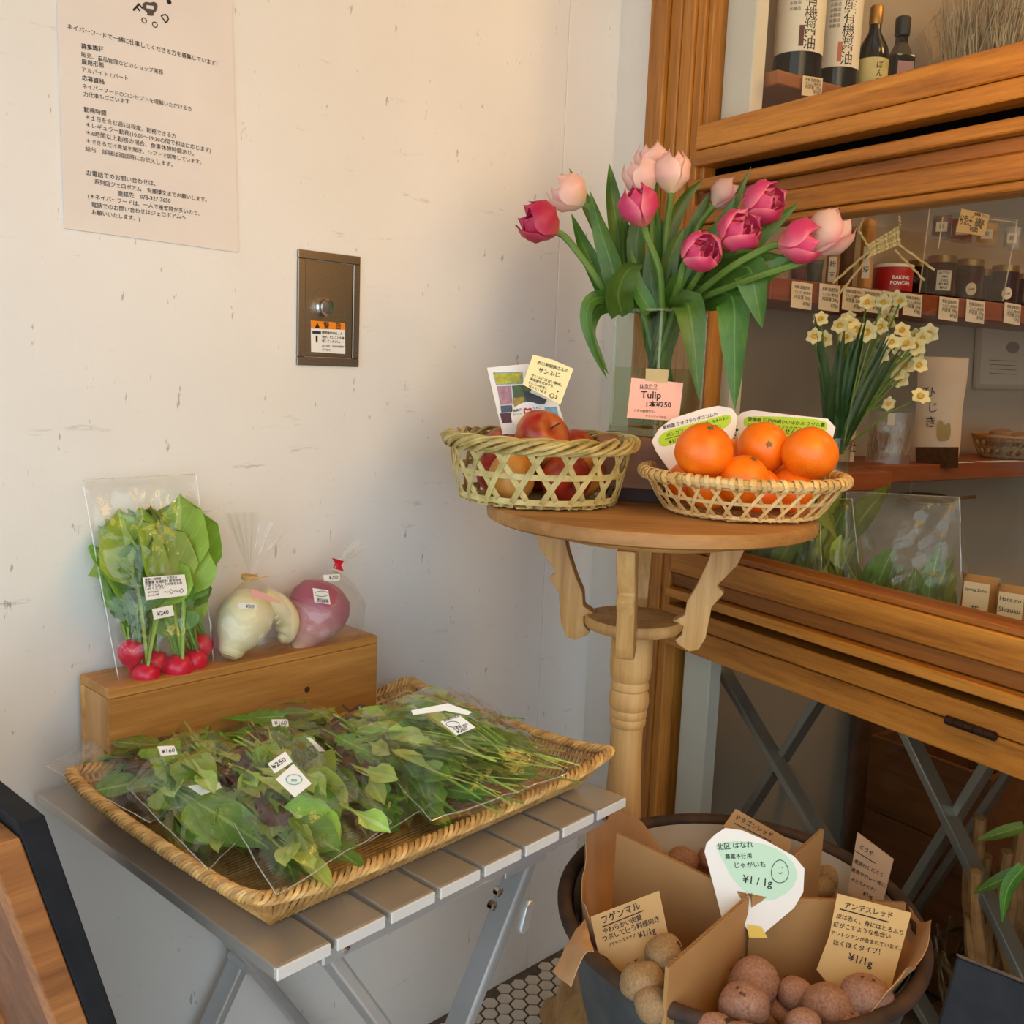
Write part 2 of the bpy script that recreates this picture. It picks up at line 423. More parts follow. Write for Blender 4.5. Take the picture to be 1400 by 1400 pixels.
# window: posts, rails and panes
win = bpy.data.objects.new('window_1', None); COL.objects.link(win); win.matrix_basis = WMW; struct(win)
TR = 1.75
def wbox(name, m, x0, x1, y0, y1, z0, z1, bev=.0015): return MB().b2(x0, x1, y0, y1, z0, z1).build(name, m, win, smooth=False, bevel=bev)
wbox('jamb', M_OAKV, .093, .133, -.012, .07, 0, 2.4)
for x0, x1, y0 in ((.134, .158, -.004), (.1585, .186, -.001), (.1865, .204, .004)): wbox('post_moulding', M_OAKV, x0, x1, y0, .06, 0, 2.4)
wbox('post_bead', M_OAKV, .2045, .216, .010, .05, 1.30, 2.4)
wbox('sash_stile', M_OAKV, .2045, .258, .004, .050, .809, 1.2955)
wbox('inner_post', M_TRIMW, .2165, .278, .036, .062, 0, 2.4)
rails = [('sash_rail', M_OAK, .000, 1.4175, 1.454), ('transom_rail', M_OAK, -.002, 1.393, 1.4155), ('transom_ledge', M_OAK, -.006, 1.356, 1.372),
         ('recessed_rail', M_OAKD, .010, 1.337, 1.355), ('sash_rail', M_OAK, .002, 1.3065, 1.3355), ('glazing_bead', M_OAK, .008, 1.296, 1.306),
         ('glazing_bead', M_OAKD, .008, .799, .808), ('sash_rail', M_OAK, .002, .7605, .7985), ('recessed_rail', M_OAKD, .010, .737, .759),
         ('sill_ledge', M_OAK, -.006, .721, .7355), ('transom_rail', M_OAK, -.001, .6815, .7075), ('transom_rail', M_OAK, .000, .640, .6795)]
for nm, m_, y0, z0, z1 in rails: wbox(nm, m_, .205, TR, y0, .055, z0, z1, .0018)
for z0, z1 in ((1.3725, 1.3925), (.708, .7205)): wbox('painted_gap_shade', M_BLACK, .205, TR, .034, .055, z0, z1, 0)  # matt black strips put the shade between the rails into colour
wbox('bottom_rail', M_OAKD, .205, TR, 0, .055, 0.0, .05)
wbox('head_rail', M_OAK, .205, TR, 0, .055, 2.3, 2.4)
wbox('post', M_OAKV, TR, TR+.1, -.01, .07, 0, 2.4)
for z0, z1 in ((1.454, 2.3), (.808, 1.296), (.05, .640)): wbox('pane', M_GLASS, .205, TR, .026, .030, z0, z1, 0)
M_IRON = plain('dark_bronze', C(62, 40, 26), .45, .6, col2=C(44, 30, 22))
hg = MB().tube([(.722, -.004, .6805), (.786, -.004, .6805)], .0048, 10).build('hinge', M_IRON, win)
for k in range(5): MB().tube([(.7225+k*.0128, -.004, .6805), (.7335+k*.0128, -.004, .6805)], .0056, 10).build('knuckle', M_IRON, hg)
# ================================================================== notice, switch box
PW = Pl(wall_pt(0, .002, 0), WN)
M_PAPER = plain('poster_paper', C(226, 216, 208), .7, col2=C(232, 223, 214), scale=9)
poster = sheet('poster', PW, [(88, 312), (326, 345), (317, 10), (310, -190), (70, -232), (78, 0)], M_PAPER, .0012, rnd=0)
tag(poster, 'white printed recruitment notice with black Japanese text pinned on the wall', 'poster')
rows = [('ネイバーフードで一緒に仕事してくださる方を募集しています！', (92, 39), (297, 90), .006), ('募集職種', (111, 66), (142, 71), .007),
 ('販売、商品管理などのショップ業務', (111, 77), (223, 102)), ('雇用形態', (111.5, 87), (142, 92.5), .007), ('アルバイト / パート', (112, 98), (175, 110)),
 ('応募資格', (112, 109.5), (143, 115), .007), ('ネイバーフードのコンセプトを理解いただける方', (112.5, 120), (262, 152)), ('力仕事もございます', (114, 131), (177, 142)),
 ('勤務時間', (114.5, 152.5), (145, 158), .007), ('＊土日を含む週5日程度、勤務できる方', (117, 162.5), (240.5, 189)),
 ('＊レギュラー勤務(10:00～19:30の間で相談に応じます)', (117.5, 173), (288, 208.5)), ('＊6時間以上勤務の場合、食事休憩時間あり。', (118, 184), (265, 213)),
 ('＊できるだけ希望を聞き、シフトで調整しています。', (118, 195), (275, 224.5)), ('給与　詳細は面談時にお伝えします。', (116.5, 206), (236, 228)),
 ('お電話でのお問い合わせは、', (118, 239), (212.5, 254), .006), ('系列店ジェロボアム　安藤博文までお願いします。', (129, 251), (282.5, 276), .006),
 ('連絡先　078-327-7650', (160.5, 267), (233, 277.5), .006), ('(＊ネイバーフードは、一人で接客時が多いので、', (120, 270.5), (272.5, 294.5), .006),
 ('電話でのお問い合わせはジェロボアムへ', (125, 282.5), (254, 300), .006), ('お願いいたします。)', (125.5, 292.5), (191, 302), .006)]
write(poster, PW, rows, INK, 'lettering', .0004, .001)
logo = [('F', (181, 13), (187, 20), .014), ('O', (193, 31), (201, 33), .011), ('O', (208.5, 38), (216.5, 38), .011), ('D', (226, 32), (233, 27), .014), ('・', (233, 15), (239, 13), .02), ('R', (236, -1), (242, -8), .014)]
write(poster, PW, logo, INK, 'arched_lettering', .0004)
pot = smooth_poly([PW.uv(*p) for p in [(194, 6), (199, 2), (205, 4), (211, 2), (216, 7), (214, 15), (209, 19), (211, 22), (200, 21), (202, 18), (196, 13)]], 2)
po = MB().prism(pot, .0, .0004).build('pot_emblem', INK_SOFT, poster, smooth=False)
MB().add([(PW.uv(x, y) + (.0006,)) for x, y in [(200, 7), (210, 8.5), (210, 13), (200, 11.5)]], [(0, 1, 2, 3)]).build('emblem_band', M_PAPER, po, smooth=False)

def steel(name, c, rough=.32, c2=None):
    k = NT(name); co = k.coord('Object', (1, 1, 1)); n = k.noise(k.coord('Object', (60, 60, 2)), 8, 4)
    k.base(k.ramp(n, [(.3, c), (.7, c2 or c)])); k.bump(n, .05, .0005); return k.set(rough, 1.0)
M_STEEL = steel('brushed_steel', C(136, 128, 118), .36, C(154, 146, 136)); M_CHROME = plain('chrome', C(205, 205, 205), .12, 1.0)
pA = [on_wall(*p, .0) for p in ((406, 340), (491, 352), (404, 498), (490, 502.7))]
s0 = pA[0].dot(WD); s1 = pA[1].dot(WD); z1 = (pA[0].z+pA[1].z)/2; z0 = (pA[2].z+pA[3].z)/2
bw, bh = s1-s0, z1-z0
swb = thing('switch_box', 'brushed steel shutter switch box set into the white wall', 'switch box', basis(wall_pt(s0, 0, z0), WD, ZV))
fr = MB()
for a in ((0, bw, 0, .011), (0, bw, bh-.011, bh), (0, .011, .011, bh-.011), (bw-.011, bw, .011, bh-.011)): fr.b2(a[0], a[1], a[2], a[3], -.01, .004)
fr.build('frame', M_STEEL, swb, bevel=.0008, smooth=False)
dr = MB().b2(.0118, bw-.0118, .0118, bh-.0118, -.01, .0022).build('door', M_STEEL, swb, smooth=False, bevel=.0006)
kx, kz = bw*.40, bh*.52
MB().lathe([(.0125, .002), (.0125, .006), (.0105, .008), (.0105, .013), (.0095, .0145), (.002, .0148)], 28, (kx, kz, 0)).build('lock_knob', M_CHROME, dr)
PSB = Pl(wall_pt(0, .0026, 0), WN)
st = sheet('warning_sticker', PSB, [(425, 438), (471.5, 442), (472, 484), (425.5, 481)], WHITE, .0003, swb); st['label'] = 'orange and white warning sticker'
def subsheet(name, pl, outline, mat, parent, lift, th=.0003):
    pts = [pl.uv(*p) for p in outline]; o = MB().prism(pts, lift-th, lift).build(name, mat, None, smooth=False)
    o.parent = parent; o.matrix_basis = Matrix.Identity(4) if parent.parent is not None else parent.matrix_basis.inverted() @ pl.mat(); return o
M_ORANGE_P = plain('orange_print', C(236, 138, 20), .55)
subsheet('orange_header', PSB, [(425, 438), (471.5, 442), (472, 451), (425, 449)], M_ORANGE_P, st, .0005)
def subwrite(parent, pl, rows, mat, lift, bold=.01, name='lettering'):
    o = write(parent, pl, rows, mat, name, lift, bold); o.matrix_basis = Matrix.Identity(4); return o
subwrite(st, PSB, [('▲', (430, 448), (437, 448.6)), ('警　告', (442, 448.5), (466, 449.6), .014), ('開閉操作中は、人・', (440, 456), (470, 458)), ('物が、ないことを確', (440, 462), (470, 464)),
  ('認してください。', (440, 467.5), (465, 469)), ('はさまれ、けがの危険が', (440, 474), (470, 475.5)), ('あります。', (440, 479), (452, 480))], INK, .0007)
M_NAVY = plain('navy_print', C(30, 44, 78), .6)
subsheet('pictogram_block', PSB, [(427, 452), (438.5, 453), (438.5, 457), (427, 456)], M_NAVY, st, .0006)
subsheet('pictogram_person', PSB, [(431.5, 459), (434, 459), (434, 466), (432.8, 469), (431.5, 466)], INK, st, .0006)

# ================================================================== wooden box on the table by the wall
ZT = .58
M_PINE = wood('knotty_pine', C(150, 98, 42), C(190, 136, 68), C(216, 168, 98), 0, 1.0, .5, 5)
M_PINE_E = wood('pine_end', C(160, 112, 64), C(190, 140, 84), C(214, 166, 106), 2, 1.4, .55, 6)
crt = thing('wooden_box', 'knotty pine box lying against the wall under the bagged roots', 'box', basis(wall_pt(.442, .010, ZT), WD, -WN) @ Matrix.Rotation(R(.8), 4, 'Z'))
BL, BD, BH = .374, .076, .128
MB().b2(0, BL, -BD, -BD+.011, 0, BH-.0115).build('front_board', M_PINE, crt, smooth=False, bevel=.0012)
MB().b2(0, BL, -BD, 0, BH-.011, BH).build('top_board', M_PINE, crt, smooth=False, bevel=.0012)
MB().b2(0, BL, -.011, 0, 0, BH-.0115).build('back_board', M_PINE, crt, smooth=False, bevel=.0012)
for x in (.0005, BL-.0105): MB().b2(x, x+.01, -BD+.0115, -.0115, 0, BH-.012).build('end_board', M_PINE_E, crt, smooth=False, bevel=.001)
for x, z, in ((.10, .05), (.26, .075), (.345, .03)):
    MB().lathe([(.0045, -.0004), (.0038, .0006), (.001, .0008)], 12, M=Matrix.Translation((x, -BD, z)) @ Matrix.Rotation(R(90), 4, 'X')).build('knot', plain('knot', C(70, 38, 18), .6), crt)

# ================================================================== aluminium slat table
def alum(name, c, c2, rough):
    k = NT(name); n = k.noise(k.coord('Object', (1, 1, 1)), 12, 4); k.base(k.ramp(n, [(.3, c), (.7, c2)])); k.bump(k.noise(k.coord('Object'), 900, 2), .06, .0004); return k.set(rough, .65)
M_AL = alum('anodised_aluminium', C(196, 190, 182), C(206, 200, 192), .30); M_ALL = alum('bright_aluminium', C(196, 198, 200), C(208, 210, 212), .38)
TA = R(3.0)
TBM = basis(wall_pt(.388, .004, ZT), WD, -WN) @ Matrix.Rotation(TA, 4, 'Z')
tab = thing('slat_table', 'folding aluminium slat table holding the tray of bagged greens', 'table', TBM)
NS, PIT, DEP = 8, .0620, .470
for k in range(NS):
    x0 = k*PIT; MB().b2(x0, x0+PIT-.0055, -DEP-.006, -.010, -.012, 0).build('slat', M_AL, tab, smooth=False, bevel=.0020, seg=2)
M_CAPG = plain('light_grey_cap', C(214, 214, 212), .4)
for k in range(NS):
    sl = [o for o in tab.children if o.name.startswith('slat')][k]; x0 = k*PIT
    MB().b2(x0+.0008, x0+PIT-.0063, -DEP-.0085, -DEP-.0058, -.0118, -.0004).build('end_cap', M_CAPG, sl, smooth=False, bevel=.0008)
for y in (-DEP+.018, -.045):
    rl = MB().b2(.062, NS*PIT-.012, y-.007, y+.007, -.036, -.0125).build('rail', M_ALL, tab, smooth=False, bevel=.002)
    for x in (.085, NS*PIT-.022): MB().lathe([(.0055, 0), (.0055, .003), (.003, .0042), (.001, .0042)], 12, M=Matrix.Translation((x, y-.007, -.025)) @ Matrix.Rotation(R(90), 4, 'X')).build('bolt', M_CHROME, rl)
def leg_bar(p, q, wid, th, mat, name='leg', parent=tab, bev=.003):
    p, q = V(p), V(q); d = (q-p); L = d.length
    return MB().box((0, 0, L/2), (wid, th, L)).build(name, mat, parent, smooth=False, bevel=bev, seg=2, M=Matrix.Translation(p) @ d.to_track_quat('Z', 'Y').to_matrix().to_4x4())
for y, off in ((-DEP+.040, 0), (-.062, .012)):
    a = leg_bar((.078, y, -.03), (.425, y, -ZT+.006), .030, .014, M_ALL)
    b = leg_bar((.405, y+.017, -.03), (.075, y+.017, -ZT+.006), .030, .014, M_ALL)
    for o_, sg in ((a, 1), (b, -1)): MB().b2(-.016, .016, -.009, .009, -.004, .012).build('foot_cap', plain('grey_plastic', C(120, 122, 124), .6), o_, smooth=False, bevel=.002)
    MB().b2(.33, .40, y-.004, y+.0, -.062, -.0365).build('bracket', M_ALL, tab, smooth=False, bevel=.001)
    MB().lathe([(.011, -.02), (.011, .02)], 16, M=Matrix.Translation((.242, y+.008, -.292)) @ Matrix.Rotation(R(90), 4, 'X')).build('pivot', M_ALL, tab)
kb = MB()
kb.prism([(math.cos(R(t))*.0075, math.sin(R(t))*.0075+(.011 if 0 <= t <= 180 else -.011)) for t in list(range(0, 181, 30))+list(range(180, 361, 30))], 0, .008)
PK = Pl(wall_pt(0, .455, 0), WN); kp = TBM.inverted() @ PK.un(715, 1250)
kb.build('locking_knob', M_ALL, tab, bevel=.0015, M=Matrix.Translation(kp) @ Matrix.Rotation(R(90), 4, 'X') @ Matrix.Rotation(R(-22), 4, 'Z'))
for px, py in ((682, 1219), (674, 1238)):
    q = TBM.inverted() @ PK.un(px, py); MB().lathe([(.005, -.004), (.005, .002), (.0025, .003)], 12, M=Matrix.Translation(q) @ Matrix.Rotation(R(90), 4, 'X')).build('rivet', M_CHROME, tab)
leg_bar((.075, -DEP+.03, -.03), (.075, -.05, -.03), .016, .014, M_ALL, 'cross_bar'); leg_bar((.405, -DEP+.03, -.045), (.405, -.05, -.045), .016, .014, M_ALL, 'cross_bar')

# ================================================================== boards standing in the foreground
M_BLK = plain('black_board_paint', C(28, 30, 35), .8, col2=C(38, 40, 45), scale=40, bump=.1, spec=.2)
M_RAW = wood('weathered_pine', C(110, 66, 30), C(154, 98, 50), C(186, 130, 76), 2, 1.2, .6, 6)
M_RAWD = wood('dark_pine_panel', C(80, 44, 18), C(112, 64, 28), C(136, 84, 40), 2, 1.0, .6, 6)
BA = at_y(61, 1114, .70); XB = (at_z(0, 1066, BA.z)-BA).normalized(); NB = V((-XB.y, XB.x, 0))
if NB.y > 0: NB = -NB
dirb = (at_y(160, 1398, .76)-BA).normalized()                     # the board leans, its foot further right
sgn = thing('sign_board', 'wooden framed board with black painted edge standing left of table', 'sign', basis(BA, XB, NB.cross(XB)))
SI = sgn.matrix_basis.inverted().to_3x3(); dl = SI @ dirb; nl = SI @ NB
def sboard(name, x0, x1, z0, z1, L, mat, top=0.0, bev=.0012):
    # x: along the top to the left, z: thickness towards the viewer, running down along dl
    vs = []
    for t in (top, L):
        for x, z in ((x0, z0), (x1, z0), (x1, z1), (x0, z1)): vs.append(dl*t+V((x, 0, 0))+nl*z)
    return MB().add(vs, [(0, 1, 2, 3), (7, 6, 5, 4), (0, 4, 5, 1), (1, 5, 6, 2), (2, 6, 7, 3), (3, 7, 4, 0)]).build(name, mat, sgn, smooth=False, bevel=bev)
SL = BA.z/-dirb.z-.004
sboard('black_panel', 0, .34, 0, .020, SL, M_BLK)
sboard('stile', .001, .028, .0206, .043, SL-.012, M_RAW, .014)
sboard('stile', .31, .337, .0206, .043, SL-.012, M_RAW, .014)
sboard('top_rail', .0285, .3095, .0206, .040, .045, M_RAW, .014)
sboard('back_panel', .0285, .3095, .0206, .026, SL-.012, M_RAWD, .046)

PBR = Pl(at_y(1308, 1305, .80), V((-.30, -.86, .42)))
blk = thing('chalkboard', 'black chalkboard with worn edge leaning beside the potato tub', 'chalkboard', PBR.mat())
def pbx(name, pts, z0, z1, mat, bev=.001): return MB().prism([PBR.uv(*p) for p in pts], z0, z1).build(name, mat, blk, smooth=False, bevel=bev)
pbx('board', [(1310, 1309), (1278, 1420), (1262, 1500), (1490, 1590), (1520, 1392)], -.010, 0, M_BLK)
pbx('edge_strip', [(1308, 1304), (1310.5, 1309), (1521, 1392), (1521, 1387)], -.011, .0015, plain('worn_edge', C(96, 74, 58), .7, col2=C(60, 52, 48), scale=80))

# ================================================================== pedestal table
M_ELM = wood('turned_elm', C(158, 112, 60), C(192, 146, 86), C(212, 170, 110), 2, 1.2, .55, 6)
M_ELMT = wood('elm_top', C(138, 92, 44), C(172, 122, 64), C(198, 150, 88), 0, .9, .5, 6)
ZP = .905; pc = at_y(866, 850, 1.30); PCX, PCY = pc.x, 1.30
tc = at_y(888, 693, 1.30); RT = .213
ped = thing('pedestal_table', 'round carved wooden pedestal table carrying the fruit baskets and tulips', 'table', TM((PCX, PCY, 0)))
ox, oy = tc.x-PCX, -.004
MB().lathe([(.01, .886), (RT-.007, .886), (RT-.001, .889), (RT, .897), (RT-.003, .904), (RT-.007, ZP), (.01, ZP)], 72, (ox, oy, 0)).build('top', M_ELMT, ped)
MB().lathe([(.01, .869), (.132, .869), (.137, .873), (.139, .886), (.01, .886)], 56, (ox, oy, 0)).build('apron', M_ELMT, ped)
prof = [(.143, 0), (.132, -.026), (.108, -.051), (.118, -.059), (.103, -.076), (.098, -.112), (.09, -.127), (.077, -.130), (.062, -.123), (.057, -.118), (.066, -.111), (.067, -.101), (.052, -.096), (.068, -.088), (.07, -.072), (.08, -.055), (.093, -.026), (.10, 0)]
prof = [(r*.98, z*1.15) for r, z in prof]
pb = MB().prism(prof, -.0115, .0115, Matrix.Rotation(R(90), 4, 'X'))
bme = pb.mesh('bracket', M_ELM, True, bevel=.003, seg=2, angle=50)
for a in (-13, 77, 167, 257): inst('bracket', bme, ped, Matrix.Translation((0, 0, .869)) @ Matrix.Rotation(R(a), 4, 'Z'))
MB().lathe([(.01, .742), (.062, .742), (.065, .746), (.065, .753), (.062, .757), (.01, .757)], 48).build('lower_shelf', M_ELM, ped)
cp = [(.02, .742), (.0275, .741), (.0278, .72), (.0283, .69), (.0268, .674), (.0235, .670), (.0255, .666), (.0258, .660), (.0235, .657), (.0262, .652), (.0272, .642), (.0262, .634), (.0238, .631), (.0250, .628), (.0252, .622), (.0232, .619), (.0245, .615), (.0240, .609), (.0215, .606),
      (.0212, .58), (.0225, .54), (.0250, .50), (.0270, .45), (.0262, .40), (.030, .34), (.036, .28), (.040, .22), (.036, .16), (.02, .15)]
MB().lathe(cp, 36).build('column', M_ELM, ped)
for a in (107, 227, 347):
    pth = [V((.02, 0, .21)), V((.06, 0, .20)), V((.11, 0, .15)), V((.15, 0, .085)), V((.19, 0, .04)), V((.222, 0, .026)), V((.238, 0, .020))]
    MB().tube(pth, [.030, .031, .030, .028, .028, .026, .014], 12, up=(0, 1, 0)).build('foot', M_ELM, ped, M=Matrix.Rotation(R(a), 4, 'Z') @ Matrix.Translation((0, 0, .005)))
# ================================================================== baskets of fruit on the pedestal table
def canemat(name, a, b, c, stretch=(1, 1, 1)):
    k = NT(name); n = k.noise(k.coord('Object', stretch), 45, 4, .6); cc = k.ramp(n, [(.3, a), (.5, b), (.7, c)])
    hv = k.n('ShaderNodeHueSaturation'); k.l(cc, hv.inputs['Color']); k.l(k.math('ADD', k.math('MULTIPLY', k.rnd(), .3), .85), hv.inputs['Value'])
    k.base(hv.outputs[0]); k.bump(k.noise(k.coord('Object'), 400, 2), .1, .0005); return k.set(.5)
M_BAM = canemat('fresh_bamboo', C(164, 146, 84), C(190, 174, 112), C(206, 192, 138)); M_BAM2 = canemat('pale_bamboo', C(196, 158, 92), C(218, 182, 118), C(232, 202, 144))
M_RIM1 = canemat('braided_bamboo', C(142, 120, 62), C(178, 156, 92), C(200, 180, 120))
def hexbasket(root, Rb, Rt, h, n, rings, w, th, mat, z0=.003):
    P = 2*math.pi/n; rad = lambda z: Rb+(Rt-Rb)*(max(0, min(1, (z-z0)/(h-z0))))**.8
    sp = rings[1]-rings[0]
    for z in rings:
        N = 64; pts = []; nr = []
        for i in range(N+1):
            a = 2*math.pi*i/N; r = rad(z)+th*.7; pts.append((r*math.cos(a), r*math.sin(a), z)); nr.append((math.cos(a), math.sin(a), 0))
        MB().ribbon(pts, nr, w, th).build('ring_strip', mat, root)
    for sgn_, off, dr in ((1, 0.0, th*1.2), (-1, .5, th*.2)):
        for sg in range(1):
            me = None
            pts = []; nr = []
            for i in range(13):
                z = z0+(h-z0)*i/12; a = sgn_*(z-rings[0])/sp*P*.5; r = rad(z)+dr
                pts.append((r*math.cos(a), r*math.sin(a), z)); nr.append((math.cos(a), math.sin(a), .0))
            me = MB().ribbon(pts, nr, w, th).mesh('weave_strip', mat)
            for k in range(n): inst('weave_strip', me, root, Matrix.Rotation((k+off)*P, 4, 'Z'))
    bs = MB()                                                     # woven bottom
    for a in (0, 60, 120):
        m_ = Matrix.Rotation(R(a), 4, 'Z'); q = -Rb*.88
        while q < Rb*.9:
            L = math.sqrt(max(0, Rb*Rb-q*q)); bs.box((0, q, z0-.0012+a*.00001), (2*L, w, th), m_); q += w*2.6
    bs.build('woven_base', mat, root, smooth=False)
    return rad
def braid(root, Rr, z, strands, amp, r, mat, turns, n=220, flat=.6, name='rim_strand', squash=1.0):
    for k in range(strands):
        pts = []
        for i in range(n):
            a = 2*math.pi*i/n; q = a*turns+2*math.pi*k/strands; pts.append(((Rr+amp*math.cos(q))*math.cos(a), (Rr+amp*math.cos(q))*math.sin(a), z+amp*squash*math.sin(q)))
        MB().tube(pts, r, 6, closed=True, flat=flat).build(name, mat, root)
AB = at_y(735, 690, 1.315); AB.z = ZP+.0008
ab = thing('fruit_basket', 'tall open hexagon-weave bamboo basket of apples with braided rim', 'basket', TM(AB, .2))
hexbasket(ab, .101, .118, .074, 18, (.010, .042, .072), .0072, .0012, M_BAM)
braid(ab, .119, .079, 5, .0085, .0034, M_RIM1, 7, squash=.9); braid(ab, .119, .081, 3, .010, .0026, M_BAM, 5, name='rim_wrap', squash=.8)
OB = at_y(1013, 690, 1.272); OB.z = ZP+.0008
ob = thing('fruit_basket', 'shallow pale bamboo basket of oranges with bound rim', 'basket', TM(OB, .1))
hexbasket(ob, .094, .122, .045, 30, (.006, .0245, .043), .0040, .0011, M_BAM2)
MB().tube([((.126)*math.cos(2*math.pi*i/60), .126*math.sin(2*math.pi*i/60), .049) for i in range(60)], .0062, 8, closed=True).build('rim_core', M_BAM2, ob)
wr_me = None
for k in range(66):
    a = 2*math.pi*k/66+random.uniform(-.012, .012); tl = random.uniform(-.25, .25)
    pts = []
    for i in range(13):
        q = 2*math.pi*i/12; aa = a+tl*.10*math.sin(q/2)*2+.012*q/6.28
        rr = .126+.0076*math.cos(q); pts.append((rr*math.cos(aa), rr*math.sin(aa), .049+.0078*math.sin(q)))
    nr = [V((p[0], p[1], 0)).normalized()*math.cos(2*math.pi*i/12)+ZV*math.sin(2*math.pi*i/12) for i, p in enumerate(pts)]
    MB().ribbon(pts, nr, .0062+random.uniform(-.001, .001), .0012).build('rim_binding', M_BAM2, ob)

def fruit_mesh(name, rad, squash, dimple, mat, seed, lump=.02, n=24, neck=0):
    mb = MB(); rnd = random.Random(seed); ofs = V((rnd.uniform(0, 50),)*3)
    def fn(u, v):
        th_ = 2*math.pi*u; ph = math.pi*(v*.998+.001); d = V((math.sin(ph)*math.cos(th_), math.sin(ph)*math.sin(th_), math.cos(ph)))
        r = rad*(1+lump*mnoise.noise(d*1.7+ofs))
        z = d.z*squash*r; k = math.sin(ph)
        z -= dimple*rad*math.exp(-(k/.28)**2)*(1 if d.z > 0 else -.6)
        if neck and d.z > 0: z += neck*rad*math.exp(-(k/.5)**2)
        return (d.x*r, d.y*r, z)
    mb.grid(fn, n, n//2+2, wrap=True); return mb.mesh(name, mat, True, angle=80)
def orange_mat():
    k = NT('orange_peel'); co = k.coord('Object'); n = k.noise(co, 40, 3); c = k.ramp(n, [(.3, C(238, 112, 8)), (.7, C(248, 134, 16))])
    hv = k.n('ShaderNodeHueSaturation'); k.l(c, hv.inputs['Color']); k.l(k.math('ADD', k.math('MULTIPLY', k.rnd(), .02), .49), hv.inputs['Hue'])
    k.base(hv.outputs[0]); vo = k.n('ShaderNodeTexVoronoi'); vo.inputs['Scale'].default_value = 420; k.l(co, vo.inputs['Vector']); k.bump(vo.outputs[0], .25, .0008); return k.set(.38)
M_ORG = orange_mat(); M_CALYX = plain('calyx', C(112, 104, 50), .7); M_STEMW = plain('woody_stem', C(88, 62, 36), .8)
om = [fruit_mesh('peel', .0335, .92, .10, M_ORG, s, .03, neck=.10) for s in (1, 2, 3)]
cal = MB().prism([(.0045*(1 if i % 2 else .55)*math.cos(R(36*i)), .0045*(1 if i % 2 else .55)*math.sin(R(36*i))) for i in range(10)], 0, .0012).mesh('calyx', M_CALYX, False)
OR = [(962, 617, 1.205, 1.05, 'orange at the left front, in front of the lime-and-white card', (.5, .1, 0)), (1043, 612, 1.262, .98, 'orange with its stem scar facing forward, middle of the top three', (1.35, 0, -.1)),
      (1107, 621, 1.225, 1.03, 'broad orange at the right end of the shallow basket', (-.5, .2, .5)), (1016, 657, 1.200, .95, 'orange sunk low between the front ones, its top just above the bound rim', (.3, .3, 0)),
      (1003, 632, 1.300, .95, 'orange wedged behind the left front one beside the white card', (.4, .2, 0))]
for px, py, D, sc, lb, ro in OR:
    p = at_y(px, py, D); o = thing('orange', lb, 'orange', Matrix.Translation(p) @ Matrix.Rotation(ro[0], 4, 'X') @ Matrix.Rotation(ro[1], 4, 'Y') @ Matrix.Rotation(ro[2], 4, 'Z') @ Matrix.Scale(sc, 4), 'oranges in the shallow basket')
    inst('peel', random.choice(om), o); inst('calyx', cal, o, Matrix.Translation((0, 0, .0312)))
for k in range(8):
    a = k*2*math.pi/7+.3; rr = .066 if k < 7 else 0
    p = OB+V((rr*math.cos(a), rr*math.sin(a), .0335+.003))
    o = thing('orange', 'orange in the bottom layer, glimpsed through the shallow basket weave', 'orange', Matrix.Translation(p) @ Matrix.Rotation(k*1.3, 4, 'X') @ Matrix.Scale(.86, 4), 'bottom oranges of the shallow basket')
    inst('peel', om[k % 3], o); inst('calyx', cal, o, Matrix.Translation((0, 0, .0312)))
def apple_mat():
    k = NT('apple_skin'); co = k.coord('Object'); n = k.noise(k.coord('Object', (1, 1, .35)), 26, 5, .7); pat = k.noise(co, 14, 3)
    rd = k.ramp(n, [(.25, C(120, 14, 18)), (.6, C(176, 40, 30)), (.85, C(206, 92, 46))]); yl = k.ramp(n, [(.3, C(206, 128, 44)), (.7, C(226, 168, 84))])
    f = k.math('GREATER_THAN', k.rnd(), .55); f2 = k.ramp(pat, [(.40, (0, 0, 0, 1)), (.62, (1, 1, 1, 1))])
    k.base(k.mix(k.math('MULTIPLY', k.math('ADD', k.math('MULTIPLY', f, .7), .12), f2), rd, yl)); return k.set(.3)
M_APL = apple_mat()
M_APG = plain('golden_apple_skin', C(214, 142, 56), .3, col2=C(226, 172, 92), scale=30)
ag = [fruit_mesh('skin', .0375, .88, .30, M_APG, s, .05) for s in (14, 15)]
am = [fruit_mesh('skin', .0375, .88, .30, M_APL, s, .05) for s in (11, 12, 13)]
stm = MB().tube([(0, 0, .018), (.001, 0, .03), (.004, 0, .040)], .0012, 6).mesh('stem', M_STEMW)
def apple(p, sc, lb, rx, ry, g='apples in the tall basket', gold=False):
    o = thing('apple', lb, 'apple', Matrix.Translation(p) @ Matrix.Rotation(rx, 4, 'X') @ Matrix.Rotation(ry, 4, 'Y') @ Matrix.Scale(sc, 4), g)
    inst('skin', random.choice(ag if gold else am), o); inst('stem', stm, o)
apple(at_y(741, 597, 1.285), .96, 'red apple on top of the pile in the tall basket', .9, .5)
for k in range(5):
    a = k*2*math.pi/5+.30; rr = .058
    apple(AB+V((rr*math.cos(a), rr*math.sin(a), .036)), .88, 'apple low in the tall basket, glimpsed through the hexagon weave', 1.2+k, k*.7, 'lower apples of the tall basket', k == 3)
for k in range(2):
    a = (2.7, .15)[k]; apple(AB+V((.05*math.cos(a), .05*math.sin(a), .066)), .82, ('dark red apple high at the left inside the tall basket', 'orange-red apple high at the right inside the tall basket')[k], .4, k*.9)

